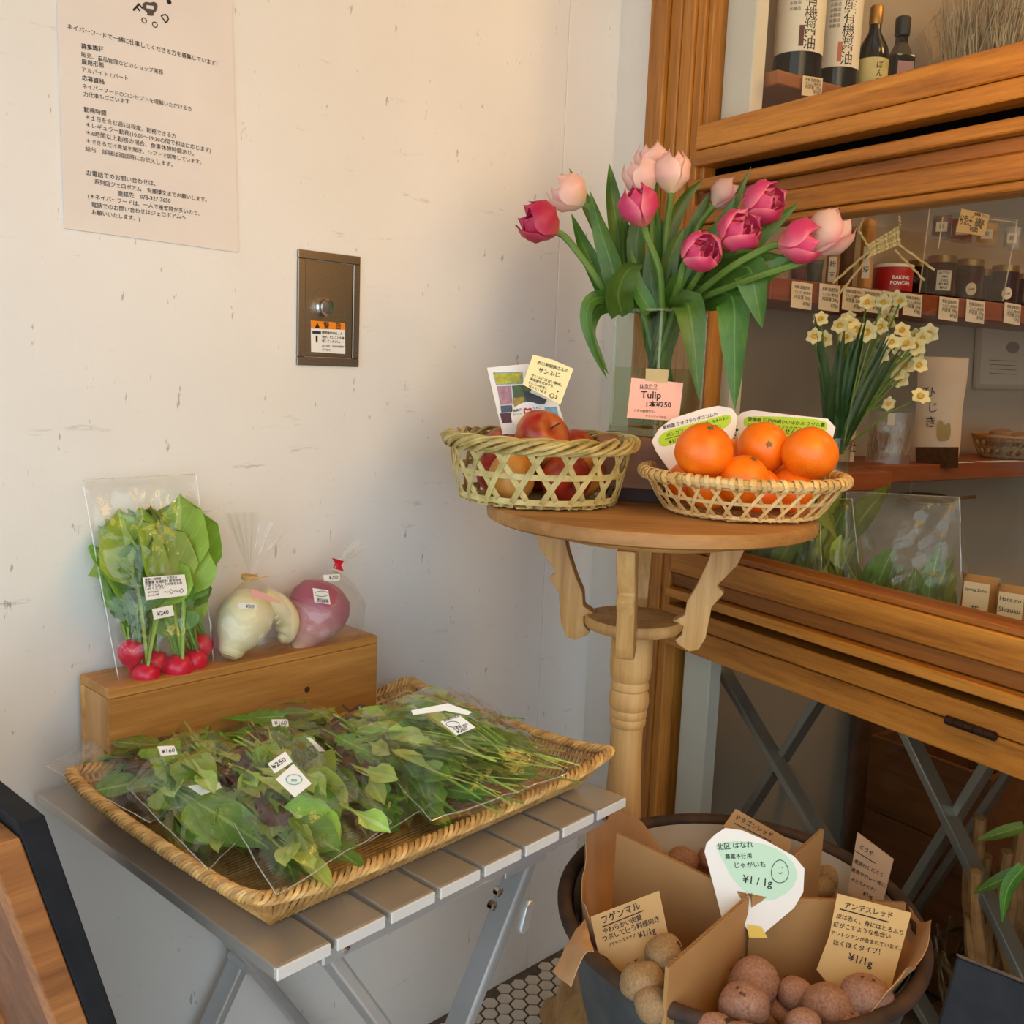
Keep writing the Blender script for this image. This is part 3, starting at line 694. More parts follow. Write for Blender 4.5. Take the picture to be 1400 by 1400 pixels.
# ================================================================== cards stuck in the baskets
M_CARDW = plain('white_card', C(232, 228, 222), .6); M_LIME = plain('lime_marker', C(178, 214, 44), .6); M_NOTEY = plain('yellow_note', C(240, 228, 172), .65)
def Z7(pts): return [(850+x/4.242, 490+y/4.242) for x, y in pts]
def facing(px, py, D, tilt=.2, yaw=0.0, off=(0, 0, 0)):
    o = at_y(px, py, D); d = V((-o.x, -o.y, 0)).normalized(); d = Matrix.Rotation(yaw, 3, 'Z') @ d
    return Pl(o, (d*math.cos(tilt)+ZV*math.sin(tilt)))
P1 = facing(945, 600, 1.297, .22, .2)
c1 = tag(sheet('price_card', P1, Z7([(290, 350), (470, 292), (560, 275), (640, 290), (672, 335), (660, 420), (615, 540), (500, 720), (340, 720), (270, 640), (200, 540), (174, 480), (215, 410)]), M_CARDW), 'white rounded card with lime highlight at the left of the orange basket', 'card')
sheet('lime_highlight', P1, Z7([(205, 470), (250, 420), (390, 385), (600, 325), (640, 335), (625, 390), (540, 432), (430, 445), (320, 490), (230, 518)]), M_LIME, .0003, c1, .0005, 1)
write(c1, P1, [('單柳園 クオブラクダココムの',) + tuple(Z7([(240, 412), (555, 330)])), ('ポンカン',) + tuple(Z7([(262, 458), (360, 425)])), ('¥1/1g',) + tuple(Z7([(275, 497), (345, 478)])),
   ('タイプ 簡単に生きのまい',) + tuple(Z7([(405, 408), (620, 350)])), ('しげ です！',) + tuple(Z7([(410, 430), (575, 412)]))], INK, lift=.0010, bold=.006)
rule(c1, P1, [Z7([(250, 470), (375, 436)])], INK, .0007, .0010)
P2 = facing(1075, 595, 1.312, .25, -.1)
c2 = tag(sheet('price_card', P2, Z7([(665, 420), (672, 335), (700, 312), (760, 300), (960, 325), (1195, 350), (1240, 400), (1215, 500), (1150, 640), (720, 660)]), M_CARDW), 'long white card with lime highlight behind the two right oranges', 'card')
sheet('lime_highlight', P2, Z7([(706, 350), (740, 335), (1000, 340), (1180, 360), (1198, 395), (1175, 432), (1060, 445), (1000, 470), (930, 465), (880, 420), (710, 398)]), M_LIME, .0003, c2, .0005, 1)
write(c2, P2, [('愛媛県 種戸内細かいぽかぶ クグル農',) + tuple(Z7([(732, 362), (1178, 398)])), ('いみて 單柳園クタブラクグコ ユニック',) + tuple(Z7([(732, 392), (1140, 426)])), ('ま せん カラ',) + tuple(Z7([(910, 432), (1080, 444)]))], INK, lift=.0010, bold=.006)
mk = MB()
for x, y, r in ((668, 415, 9), (660, 448, 4), (680, 440, 4), (655, 465, 3)):
    u, v = P2.uv(*Z7([(x, y)])[0]); mk.lathe([(r*.00022, .0006), (r*.00022, .0012)], 10, (u, v, 0))
mk.build('ink_dots', INK, c2, smooth=False)

def Z6(pts): return [(590+x/4.828, 470+y/4.828) for x, y in pts]
P3 = facing(715, 560, 1.325, .15, .05)
c3 = tag(sheet('photo_card', P3, Z6([(366, 158), (640, 132), (760, 165), (895, 575), (470, 600)]), M_CARDW), 'white card of fruit photographs standing among the apples', 'card')
def col(n, *c): return plain(n, C(*c), .5, col2=C(*[int(q*.72) for q in c]), scale=160)
patches = [('sky_photo', (150, 170, 186), [(405, 190), (600, 185), (605, 265), (425, 272)]), ('yellow_apple_photo', (200, 196, 40), [(408, 200), (590, 190), (590, 255), (430, 268)]), ('pink_photo', (190, 140, 150), [(430, 280), (525, 278), (535, 400), (455, 405)]),
 ('orchard_photo', (90, 110, 60), [(530, 278), (640, 270), (660, 300), (620, 390), (545, 390)]), ('gold_fruit_photo', (190, 150, 40), [(535, 360), (610, 350), (612, 410), (545, 415)]), ('grape_photo', (90, 30, 50), [(450, 460), (525, 455), (530, 520), (468, 525)]),
 ('slate_photo', (80, 90, 110), [(455, 410), (530, 405), (535, 450), (460, 455)]), ('blue_photo', (120, 180, 210), [(745, 420), (825, 415), (840, 480), (760, 480)]), ('dark_photo', (60, 60, 66), [(600, 300), (760, 370), (745, 400), (630, 395)])]
for i, (nm, cc, pts) in enumerate(patches): sheet(nm, P3, Z6(pts), col(nm, *cc), .0002, c3, .0004+i*.00008)
cx, cy = 640, 480; circ = [(cx+115*math.cos(R(a)), cy+95*math.sin(R(a))) for a in range(0, 360, 15)]
sheet('round_label', P3, Z6(circ), WHITE, .0002, c3, .0014)
sheet('apple_emblem', P3, Z6([(605, 430), (620, 422), (634, 432), (648, 422), (664, 430), (660, 460), (648, 472), (634, 468), (620, 472), (608, 460)]), plain('red_print', C(190, 40, 50), .5), .0002, c3, .0018, 1)
sheet('emblem_core', P3, Z6([(617, 438), (634, 445), (652, 438), (648, 455), (634, 448), (620, 456)]), WHITE, .0002, c3, .0021, 1)
write(c3, P3, [('青森の',) + tuple(Z6([(540, 452), (595, 440)])), ('おいしい',) + tuple(Z6([(540, 475), (598, 465)])), ('りんご',) + tuple(Z6([(672, 432), (725, 428)])), ('を食べよう',) + tuple(Z6([(674, 452), (735, 450)]))], INK, lift=.0019)
P4 = facing(750, 520, 1.3, .15, .1)
c4 = tag(sheet('price_note', P4, Z6([(670, 72), (800, 105), (937, 165), (850, 402), (600, 268)]), M_NOTEY, .0008), 'pale yellow handwritten note on the photo card above the apples', 'note')
write(c4, P4, [('市川果樹園さんの',) + tuple(Z6([(695, 132), (900, 190)])), ('サンふじ',) + tuple(Z6([(702, 186), (842, 222)])) + (.012,), ('サンふじは甘い酸味。',) + tuple(Z6([(655, 215), (858, 282)])), ('果樹園を代表する',) + tuple(Z6([(648, 238), (800, 288)])),
   ('りんごの味覚と',) + tuple(Z6([(640, 262), (760, 305)])), ('なっています',) + tuple(Z6([(640, 285), (755, 332)])), ('○',) + tuple(Z6([(775, 355), (808, 362)])) + (.014,), ('；',) + tuple(Z6([(815, 352), (830, 356)]))], INK, lift=.0006, bold=.007)

# ================================================================== riser block and square vase of tulips
M_RISE = wood('riser_wood', C(110, 66, 32), C(136, 86, 46), C(154, 104, 60), 0, 1.0, .5)
VC = at_y(896, 560, 1.392); ZR = .993
rs = thing('wooden_riser', 'low brown wooden block under the tulip vase', 'block', TM((VC.x, VC.y, ZP), R(-12)))
MB().b2(-.072, .072, -.058, .058, .018, ZR-ZP).build('body', M_RISE, rs, smooth=False, bevel=.0015)
MB().b2(-.064, .064, -.050, .050, .0005, .0178).build('shadow_base', plain('base_shadow', C(58, 34, 20), .6), rs, smooth=False)  # dark colour stands in for the shadow strip under the block
M_VASE = film('vase_glass', (.94, .965, .93, 1), .0, .035, 10, .0, .0); M_WATER = film('vase_water', (.86, .90, .78, 1), .0, .02, 10, .0, .0)
va = thing('glass_vase', 'square clear glass vase of tulips on the wooden block', 'vase', TM((VC.x, VC.y, ZR), R(38)))
vs_, vh, vt = .045, .168, .0036
vb = MB()
for a in range(4): vb.add([Matrix.Rotation(R(90*a), 3, 'Z') @ q for q in [V((-vs_, -vs_, .0)), V((vs_, -vs_, 0)), V((vs_, -vs_, vh)), V((-vs_, -vs_, vh)), V((-vs_+vt, -vs_+vt, .012)), V((vs_-vt, -vs_+vt, .012)), V((vs_-vt, -vs_+vt, vh)), V((-vs_+vt, -vs_+vt, vh))]], [(0, 1, 2, 3), (7, 6, 5, 4), (3, 2, 6, 7)])
vb.add([(-vs_, -vs_, 0), (vs_, -vs_, 0), (vs_, vs_, 0), (-vs_, vs_, 0), (-vs_+vt, -vs_+vt, .012), (vs_-vt, -vs_+vt, .012), (vs_-vt, vs_-vt, .012), (-vs_+vt, vs_-vt, .012)], [(3, 2, 1, 0), (4, 5, 6, 7)])
vb.build('glass', M_VASE, va, smooth=False)
M_VEDGE = film('glass_edge_glint', (.86, .92, .84, 1), .22, .10, 10, 0, .0, C(214, 216, 190))  # pale haze in the colour imitates bright glints along the glass edges
for a in range(4):
    q = Matrix.Rotation(R(90*a), 3, 'Z'); MB().tube([q @ V((vs_-.0018, vs_-.0018, .006)), q @ V((vs_-.0018, vs_-.0018, vh))], .0019, 6).build('corner', M_VEDGE, va); MB().tube([q @ V((-vs_+.002, vs_-.0018, vh)), q @ V((vs_-.002, vs_-.0018, vh))], .0019, 6).build('rim', M_VEDGE, va)
MB().b2(-vs_+.001, vs_-.001, -vs_+.001, vs_-.001, .001, .0115).build('base', M_VEDGE, va, smooth=False)
wv_ = vs_-vt-.0004
MB().b2(-wv_, wv_, -wv_, wv_, .0125, .092).build('water', M_WATER, va, smooth=False)
def Z9(pts): return [(780+x/7, 410+y/7) for x, y in pts]
P5 = facing(895, 545, 1.318, .06, .05)
c5 = tag(sheet('price_note', P5, Z9([(583, 745), (1080, 795), (1035, 1160), (538, 1130)]), plain('pink_note', C(244, 182, 160), .65), .0008), 'pink handwritten tulip price note taped to the glass vase', 'note')
sheet('tape', P5, Z9([(720, 655), (945, 670), (925, 800), (718, 775)]), film('yellow_tape', (.86, .80, .42, 1), .45, .06, 10, 0, .2, C(226, 190, 92)), .0002, c5, .0004)
write(c5, P5, [('はる便り',) + tuple(Z9([(665, 842), (828, 838)])), ('Tulip',) + tuple(Z9([(672, 938), (866, 945)])) + (.012,), ('1本¥250',) + tuple(Z9([(725, 1022), (962, 1030)])) + (.014,), ('こちら産地です♪',) + tuple(Z9([(610, 1066), (806, 1082)])), ('チューリップの日',) + tuple(Z9([(716, 1118), (914, 1136)]))], INK, lift=.0006, bold=.006)
rule(c5, P5, [Z9([(660, 850), (830, 855)])], INK, .0005, .0006)

# ------------------------------------------------------------------ tulips
def petalmat(name, base, mid, edge, tip):
    k = NT(name); tc_ = k.n('ShaderNodeTexCoord'); sp = k.n('ShaderNodeSeparateXYZ'); k.l(tc_.outputs['UV'], sp.inputs[0])
    al = k.ramp(sp.outputs[1], [(.0, base), (.35, mid), (.85, mid), (1.0, tip)])
    d = k.math('MULTIPLY', k.math('ABSOLUTE', k.math('SUBTRACT', sp.outputs[0], .5)), 2.0)
    st_ = k.noise(k.coord('UV', (40, 2, 1)), 3, 3); e = k.math('MULTIPLY', k.math('POWER', d, 3.0), k.math('ADD', st_, .4))
    c = k.mix(k.math('MINIMUM', e, 1.0), al, edge); k.base(k.mix(k.math('MULTIPLY', st_, .25), c, edge)); k.set(.45)
    tl = k.n('ShaderNodeBsdfTranslucent'); k.l(c, tl.inputs[0]); mx = k.n('ShaderNodeMixShader'); mx.inputs[0].default_value = .3
    k.l(k.p.outputs[0], mx.inputs[1]); k.l(tl.outputs[0], mx.inputs[2]); k.l(mx.outputs[0], k.out.inputs[0]); return k.m
M_PHOT = petalmat('hot_pink_petal', C(232, 150, 120), C(208, 36, 108), C(246, 150, 168), C(232, 92, 140))
M_PPALE = petalmat('pale_pink_petal', C(240, 222, 168), C(242, 196, 184), C(248, 222, 210), C(236, 172, 176))
M_PDARK = petalmat('crimson_petal', C(210, 120, 100), C(188, 30, 78), C(216, 90, 120), C(204, 60, 104))
M_PBI = petalmat('cream_rose_petal', C(236, 224, 190), C(228, 200, 184), C(200, 96, 120), C(214, 140, 150))
M_TSTEM = plain('tulip_stem', C(96, 130, 50), .5, col2=C(78, 112, 42), scale=20)
M_TLEAF = leafmat('tulip_leaf', C(58, 96, 30), C(84, 120, 42), C(110, 144, 66), .42, .22, veinw=.03, hue=.03)
def petal(L, Rm, open_, seed, inner=False):
    rnd = random.Random(seed); mb = MB(); ph = rnd.uniform(0, 6)
    def fn(u, v):
        x = (u-.5)*2
        rp = [(0, .10), (.12, .55), (.35, 1.0), (.65, 1.02+open_*.3), (1, .62+open_)]
        for (a, ra), (b, rb) in zip(rp, rp[1:]):
            if v <= b: t = (v-a)/(b-a); t = t*t*(3-2*t); r = ra+(rb-ra)*t; break
        r *= Rm; hw = R(58)*(math.sin(math.pi*min(1, .16+v*.84))**.55)*(1 if not inner else .9)
        if v > .8: hw *= 1-((v-.8)/.2)**2*.55
        a = x*hw; rr = r*(1+.05*x*x)+.0012*math.sin(9*v+ph+3*x)*v
        z = L*(v**.92)-L*.13*(x*x)*(v**3)+.0015*math.sin(6*x+ph)*v
        return (rr*math.cos(a), rr*math.sin(a), z)
    mb.grid(fn, 6, 9); return mb
def strap(pts, w, parent, mat=M_TLEAF, twist=0.0, cup=.25, name='leaf', prof=None, side=None):
    """long leaf along 3D points (world) -> mesh in parent's frame"""
    pts = [V(p) for p in pts]; # resample by Catmull-Rom
    P_ = [pts[0]*2-pts[1]]+pts+[pts[-1]*2-pts[-2]]; out = []
    for i in range(1, len(P_)-2):
        for t in (0, .25, .5, .75):
            a, b, c, d = P_[i-1], P_[i], P_[i+1], P_[i+2]
            out.append(.5*((2*b)+(c-a)*t+(2*a-5*b+4*c-d)*t*t+(3*b-a-3*c+d)*t**3))
    out.append(pts[-1]); N = len(out); inv = parent.matrix_basis.inverted(); mb = MB()
    frames = []
    for i, p in enumerate(out):
        t = (out[min(i+1, N-1)]-out[max(i-1, 0)]).normalized(); view = (p-CO).normalized() if side is None else V(side)
        sd = t.cross(view).normalized(); sd = Matrix.Rotation(twist*(.5+i/N), 3, t) @ sd; frames.append((p, sd, t.cross(sd)))
    def fn(u, v):
        k = min(N-1, int(round(v*(N-1)))); p, sd, nn = frames[k]; x = (u-.5)*2
        q = (math.sin(math.pi*min(1, v*.72+.28))**.8 if prof is None else prof(v)); ww = w/2*max(.02, q)
        return inv @ (p+sd*(x*ww)+nn*(cup*ww*(x*x)))
    mb.grid(fn, 4, N-1); return mb.build(name, mat, parent, angle=80)
rim_pt = lambda a, r=.028: V((VC.x+r*math.cos(a), VC.y+r*math.sin(a), ZR+vh))
def tulip(label, base, tip, D, mat, L=.060, Rm=.0255, open_=0.0, via=(), a0=0.0, leaves=(), inner=5, tdep=0.0):
    b = at_y(base[0], base[1], D); t = at_y(tip[0], tip[1], D+tdep); ax = (t-b).normalized()
    M = Matrix.Translation(b) @ ax.to_track_quat('Z', 'Y').to_matrix().to_4x4()
    o = thing('tulip', label, 'tulip', M, 'tulips in the glass vase'); inv = M.inverted()
    # stem from the vase bottom through the rim up to the flower
    foot = V((VC.x-.030*math.cos(a0+.5), VC.y-.026*math.sin(a0+.5), ZR+.016)); rp_ = rim_pt(a0)
    pth = [foot, foot.lerp(rp_, .5), rp_]+[at_y(x, y, d_) for x, y, d_ in via]+[b-ax*.012, b+ax*.004]
    P_ = [pth[0]]+pth+[pth[-1]]; out = []
    for i in range(1, len(P_)-2):
        for q in (0, .2, .4, .6, .8):
            a_, b_, c_, d_ = P_[i-1], P_[i], P_[i+1], P_[i+2]; out.append(.5*((2*b_)+(c_-a_)*q+(2*a_-5*b_+4*c_-d_)*q*q+(3*b_-a_-3*c_+d_)*q**3))
    out.append(pth[-1]); MB().tube([inv @ q for q in out], .0046, 8).build('stem', M_TSTEM, o)
    sd = hash(label) % 1000 if False else sum(map(ord, label))
    for k in range(3): petal(L, Rm, open_, sd+k).build('petal', mat, o, angle=80, M=Matrix.Rotation(R(120*k+20), 4, 'Z'))
    for k in range(3): petal(L*.97, Rm*.90, open_*.8, sd+9+k).build('petal', mat, o, angle=80, M=Matrix.Rotation(R(120*k+80), 4, 'Z'))
    for k in range(inner): petal(L*.86, Rm*.62, open_*.3, sd+20+k, True).build('inner_petal', mat, o, angle=80, M=Matrix.Rotation(R(360/inner*k+10), 4, 'Z'))
    strap([foot.lerp(rp_, .1)+V((.006, -.004, 0)), foot.lerp(rp_, .6), rp_+ZV*.004, rp_+(rp_-foot)*.35], .020, o, twist=.6)
    for lv in leaves:
        pts, w, tw = lv[:3]; strap([at_y(x, y, d_) for x, y, d_ in pts], w, o, twist=tw)
D0 = 1.39
tulip('crimson tulip leaning out furthest to the left', (763, 319), (726, 297), 1.36, M_PDARK, .056, .0260, .10, [(835, 405, 1.37), (800, 358, 1.36)], 3.3, [([(838, 425, 1.40), (815, 372, 1.42), (797, 335, 1.42), (781, 292, 1.40)], .026, .3), ([(846, 424, 1.37), (838, 370, 1.36), (822, 320, 1.36), (807, 262, 1.37)], .030, -.3)], tdep=-.01)
tulip('pale pink tulip just above the crimson one on the left', (799, 281), (764, 255), 1.40, M_PPALE, .052, .0255, .02, [(842, 400, 1.40), (818, 330, 1.40)], 2.9, [([(845, 424, 1.41), (830, 340, 1.42), (800, 275, 1.42), (778, 230, 1.41)], .022, .2), ([(852, 428, 1.42), (846, 330, 1.42), (837, 268, 1.42), (833, 224, 1.41)], .028, .35)])
tulip('hot pink tulip bud in the middle with its stem in full view', (881, 311), (868, 262), 1.34, M_PHOT, .056, .0250, -.10, [(905, 420, 1.355), (902, 370, 1.34)], 4.7, [([(850, 428, 1.36), (845, 400, 1.34), (858, 370, 1.33), (880, 362, 1.325)], .040, .5), ([(895, 425, 1.36), (890, 380, 1.36), (886, 340, 1.36)], .024, -.3)], tdep=-.012)
tulip('pale peach tulip at the back, topmost of the bunch', (893, 252), (891, 202), 1.42, M_PPALE, .054, .0235, .06, [(900, 400, 1.42), (898, 310, 1.42)], 1.5, [([(900, 424, 1.42), (912, 330, 1.42), (935, 274, 1.42), (961, 245, 1.42)], .022, .3)])
tulip('pale peach tulip with spread petal tips below the topmost one', (886, 270), (872, 222), 1.395, M_PPALE, .052, .0240, .14, [(893, 400, 1.40), (891, 320, 1.40)], 2.0, [([(880, 425, 1.40), (870, 330, 1.40), (890, 270, 1.39), (898, 236, 1.38)], .026, -.3)])
tulip('pale pink tulip standing upright right of the peach pair', (917, 266), (921, 214), 1.38, M_PPALE, .056, .0235, -.12, [(910, 400, 1.38), (911, 320, 1.38)], 1.0, [([(907, 425, 1.37), (916, 355, 1.36), (936, 309, 1.36)], .024, .2), ([(925, 425, 1.39), (915, 360, 1.39), (905, 300, 1.39)], .026, .3)])
tulip('small blush tulip half hidden behind the leaves at right', (975, 284), (1005, 252), 1.40, M_PBI, .046, .0200, .0, [(930, 400, 1.40), (950, 320, 1.40)], .6, [([(935, 425, 1.40), (965, 340, 1.39), (1000, 285, 1.385), (1027, 228, 1.38)], .018, .2), ([(930, 425, 1.41), (940, 340, 1.41), (960, 290, 1.41), (972, 262, 1.41)], .022, -.2)])
tulip('hot pink tulip at upper right with a frilled open centre', (1016, 292), (1058, 270), 1.335, M_PHOT, .058, .0265, .10, [(945, 405, 1.37), (975, 340, 1.34)], .3, [([(945, 420, 1.39), (995, 355, 1.35), (1040, 320, 1.33), (1093, 277, 1.32)], .032, .2)], tdep=-.03)
tulip('hot pink tulip with pale rims right of the bunch centre', (988, 338), (1026, 302), 1.305, M_PHOT, .056, .0270, .10, [(938, 405, 1.35), (962, 365, 1.32)], .1, [([(940, 425, 1.37), (960, 350, 1.36), (985, 312, 1.35), (1005, 270, 1.34)], .028, -.2), ([(962, 405, 1.35), (1000, 405, 1.30), (1004, 470, 1.285), (1005, 560, 1.285)], .044, .2)], tdep=-.035)
tulip('hot pink tulip lowest of the right-hand flowers, facing the viewer', (942, 357), (972, 333), 1.285, M_PHOT, .050, .0240, .04, [(922, 410, 1.35), (930, 385, 1.30)], 5.2, [([(930, 425, 1.36), (940, 415, 1.31), (948, 460, 1.295), (956, 548, 1.295)], .040, -.15), ([(915, 428, 1.37), (925, 385, 1.34), (960, 345, 1.33)], .024, .3)], tdep=-.04)
tulip('hot pink tulip stretching far to the right below the leaf tip', (1063, 336), (1110, 328), 1.245, M_PHOT, .056, .0255, .02, [(950, 405, 1.34), (1000, 365, 1.27)], 6.1, [([(955, 398, 1.35), (1000, 362, 1.29), (1040, 350, 1.26), (1079, 352, 1.25)], .022, .5), ([(985, 372, 1.31), (1022, 365, 1.27), (1032, 398, 1.26), (1042, 448, 1.265)], .044, .2)], tdep=-.02)
tulip('cream and rose tulip, rightmost flower with a pointed open petal', (1110, 346), (1150, 300), 1.235, M_PBI, .056, .0265, .16, [(958, 408, 1.34), (1030, 380, 1.25)], 6.0, [([(965, 400, 1.35), (1030, 385, 1.27), (1075, 355, 1.25), (1105, 330, 1.24)], .022, -.3)])
# drooping leaf loops on the left of the vase belong to an early stem
lp = bpy.data.objects['tulip']
strap([at_y(843, 428, 1.38), at_y(830, 408, 1.36), at_y(808, 412, 1.345), at_y(802, 440, 1.34), at_y(813, 480, 1.34), at_y(830, 518, 1.345)], .020, lp, twist=.4)
strap([at_y(846, 430, 1.40), at_y(835, 418, 1.39), at_y(815, 425, 1.38), at_y(806, 455, 1.37), at_y(820, 490, 1.37), at_y(832, 512, 1.37)], .020, lp, twist=-.5)

for i, (pts, w_, tw) in enumerate([([(870, 426, 1.40), (862, 350, 1.41), (852, 292, 1.41)], .026, .3), ([(905, 426, 1.41), (930, 350, 1.41), (948, 300, 1.41)], .026, -.3), ([(925, 426, 1.41), (960, 370, 1.40), (985, 330, 1.40), (1002, 300, 1.39)], .026, .2),
     ([(890, 426, 1.36), (870, 390, 1.355), (862, 340, 1.36)], .024, .5), ([(935, 424, 1.36), (975, 390, 1.33), (1015, 375, 1.31), (1050, 352, 1.30)], .028, -.4), ([(912, 426, 1.40), (905, 360, 1.40), (900, 290, 1.40)], .026, .1), ([(860, 428, 1.38), (835, 385, 1.39), (815, 345, 1.39)], .026, -.4)]):
    strap([at_y(x, y, d_) for x, y, d_ in pts], w_, bpy.data.objects[('tulip.002', 'tulip.003', 'tulip.006', 'tulip.004', 'tulip.008', 'tulip.005', 'tulip.001')[i]], twist=tw)
# ================================================================== tub of potatoes
ZB = .47; BC = V((.281, 1.085, 0)); BR = .205; BF = BR/.230
M_ZINC = plain('galvanised_zinc', C(112, 118, 122), .5, .7, col2=C(84, 90, 96), scale=18, bump=.1)
M_RUST = plain('worn_rim', C(84, 56, 36), .75, col2=C(46, 32, 24), scale=30, bump=.3)
M_ENAM = plain('stained_enamel', C(206, 196, 176), .6, col2=C(186, 172, 148), scale=9, bump=.1)
stl = thing('stool', 'low round wooden stool under the potato tub', 'stool', TM((BC.x, BC.y, 0)))
MB().lathe([(.01, .218), (.15, .218), (.156, .224), (.156, .238), (.15, .244), (.01, .244)], 40).build('seat', M_RAWD, stl)
for a in (20, 140, 260): MB().tube([(.10*math.cos(R(a)), .10*math.sin(R(a)), .219), (.14*math.cos(R(a)), .14*math.sin(R(a)), .001)], [.016, .013], 10).build('leg', M_RAWD, stl)
TILT = Matrix.Translation((BC.x, BC.y, .47)) @ Matrix.Rotation(R(4), 4, 'X') @ Matrix.Translation((0, 0, -.47))     # tub tips a little towards the viewer
tub = thing('metal_tub', 'round galvanised tub with a rusty rim full of potatoes', 'tub', TILT)
MB().lathe([(r*BF, z) for r, z in [(.01, .2585), (.165, .2585), (.172, .263), (.200, .36), (.222, .455), (.228, .468), (.224, .468), (.214, .455), (.193, .36), (.160, .272), (.01, .268)]], 64).build('body', M_ZINC, tub)
MB().lathe([(r*BF, z) for r, z in [(.2145, .468), (.2135, .455), (.1925, .36), (.1595, .273), (.1585, .273), (.1915, .36), (.2125, .455), (.2135, .468)]], 64, caps=False).build('enamel_lining', M_ENAM, tub)
MB().tube([(BR*.985*math.cos(2*math.pi*i/72), BR*.985*math.sin(2*math.pi*i/72), .468) for i in range(72)], .0085, 10, closed=True).build('rim', M_RUST, tub)
for a in (75, 255):
    pts = [Matrix.Rotation(R(a), 3, 'Z') @ V((.218*BF+.022*math.sin(R(q)), .05*math.cos(R(q)), .425)) for q in range(0, 181, 20)]
    MB().tube(pts, .005, 8).build('handle', M_ZINC, tub)
# crumpled kraft liner
M_KRAFT = plain('kraft_paper', C(178, 134, 92), .75, col2=C(196, 152, 108), scale=14, bump=.15)
def liner(u, v):
    a = 2*math.pi*u; deg = math.degrees(a) % 360
    def bump_(c, w): d = abs((deg-c+180) % 360-180); return max(0, 1-(d/w)**2)
    hi = max(bump_(152, 44), .45*bump_(195, 30), .75*bump_(330, 48)); n1 = mnoise.noise(V((3*math.cos(a), 3*math.sin(a), v*4)))
    if v < .45: t = v/.45; r = .02+.150*t; z = .352+.012*n1
    elif v < .8: t = (v-.45)/.35; r = .170+.032*t; z = .352+(.105)*t*(.72+.28*hi)+.006*n1
    else: t = (v-.8)/.2; r = .202+.004*t+.022*t*max(0, bump_(335, 60)) ; z = .352+.105*(.72+.28*hi)+.100*t*hi*(.8+.5*n1); r += .010*n1*t*hi
    r += .004*mnoise.noise(V((9*math.cos(a), 9*math.sin(a), 6*v)))
    return (BF*r*math.cos(a), BF*r*math.sin(a), z)
lnm = MB().grid(liner, 96, 22, wrap=True).build('paper_liner', M_KRAFT, None, solid=.0008, angle=25, M=TILT)
tag(lnm, 'crumpled brown kraft paper lining the potato tub', 'paper')
fl = [at_z(*p, z) for p, z in (((756, 1330), .478), ((780, 1352), .482), ((812, 1302), .505), ((800, 1255), .50), ((775, 1290), .492))]
def foldgrid(u, v): a = fl[0].lerp(fl[1], u); b = fl[3].lerp(fl[2], u); q = a.lerp(b, v); q.z += .010*math.sin(math.pi*v)*(.5+u)+.004*mnoise.noise(q*60); return q
inv = lnm.matrix_basis.inverted()
f_ = MB().grid(lambda u, v: inv @ foldgrid(u, v), 8, 10).build('folded_corner', M_KRAFT, lnm, solid=.0008, angle=30)
# cardboard dividers crossing in the middle
M_CB = plain('corrugated_board', C(170, 124, 72), .7, col2=C(182, 136, 84), scale=10); M_CBE = plain('board_edge', C(148, 108, 66), .8, col2=C(110, 78, 46), scale=300)
def Z8(pts): return [(740+x/2.545, 1090+y/2.545) for x, y in pts]
def z8(x, y): return (740+x/2.545, 1090+y/2.545)
dv = thing('cardboard_divider', 'crossed brown cardboard dividers standing in the potato tub', 'divider', TM((BC.x, BC.y, 0)))
cen = at_z(*z8(722, 342), .515)
def dpanel(end, zend, zb, zc=.515, th=.0045):
    p0 = cen.copy(); p1 = V(end); d = V((p1.x-p0.x, p1.y-p0.y, 0)); L = d.length; d.normalize(); m_ = basis(V((p0.x, p0.y, 0)), d, ZV); li = Matrix.Translation((-BC.x, -BC.y, 0)) @ m_
    o = MB().prism([(0.003, zb), (L, zb), (L, zend), (0.003, zc)], -th/2, th/2).build('panel', M_CB, dv, smooth=False, M=li)
    ed = MB(); n = int(L/.0028)
    for i in range(n):
        a, b = (i/n)*L, ((i+.5)/n)*L; za, zb_ = zc+(zend-zc)*a/L, zc+(zend-zc)*b/L
        ed.add([(a, za, -th/2), (b, zb_, th/2), (b, zb_+.0005, th/2), (a, za+.0005, -th/2)], [(0, 1, 2, 3)])
        ed.add([(b, zb_, th/2), (b+L/n*.5, zb_, -th/2), (b+L/n*.5, zb_+.0005, -th/2), (b, zb_+.0005, th/2)], [(0, 1, 2, 3)])
    ed.build('corrugated_edge', M_CBE, o, smooth=False)
    return o
for pt, zz, zb in ((z8(265, 122), .535, .37), (z8(438, 592), .505, .37), (z8(1266, 366), .50, .37), (z8(978, 110), .535, .37)): dpanel(at_z(*pt, zz), zz, zb)
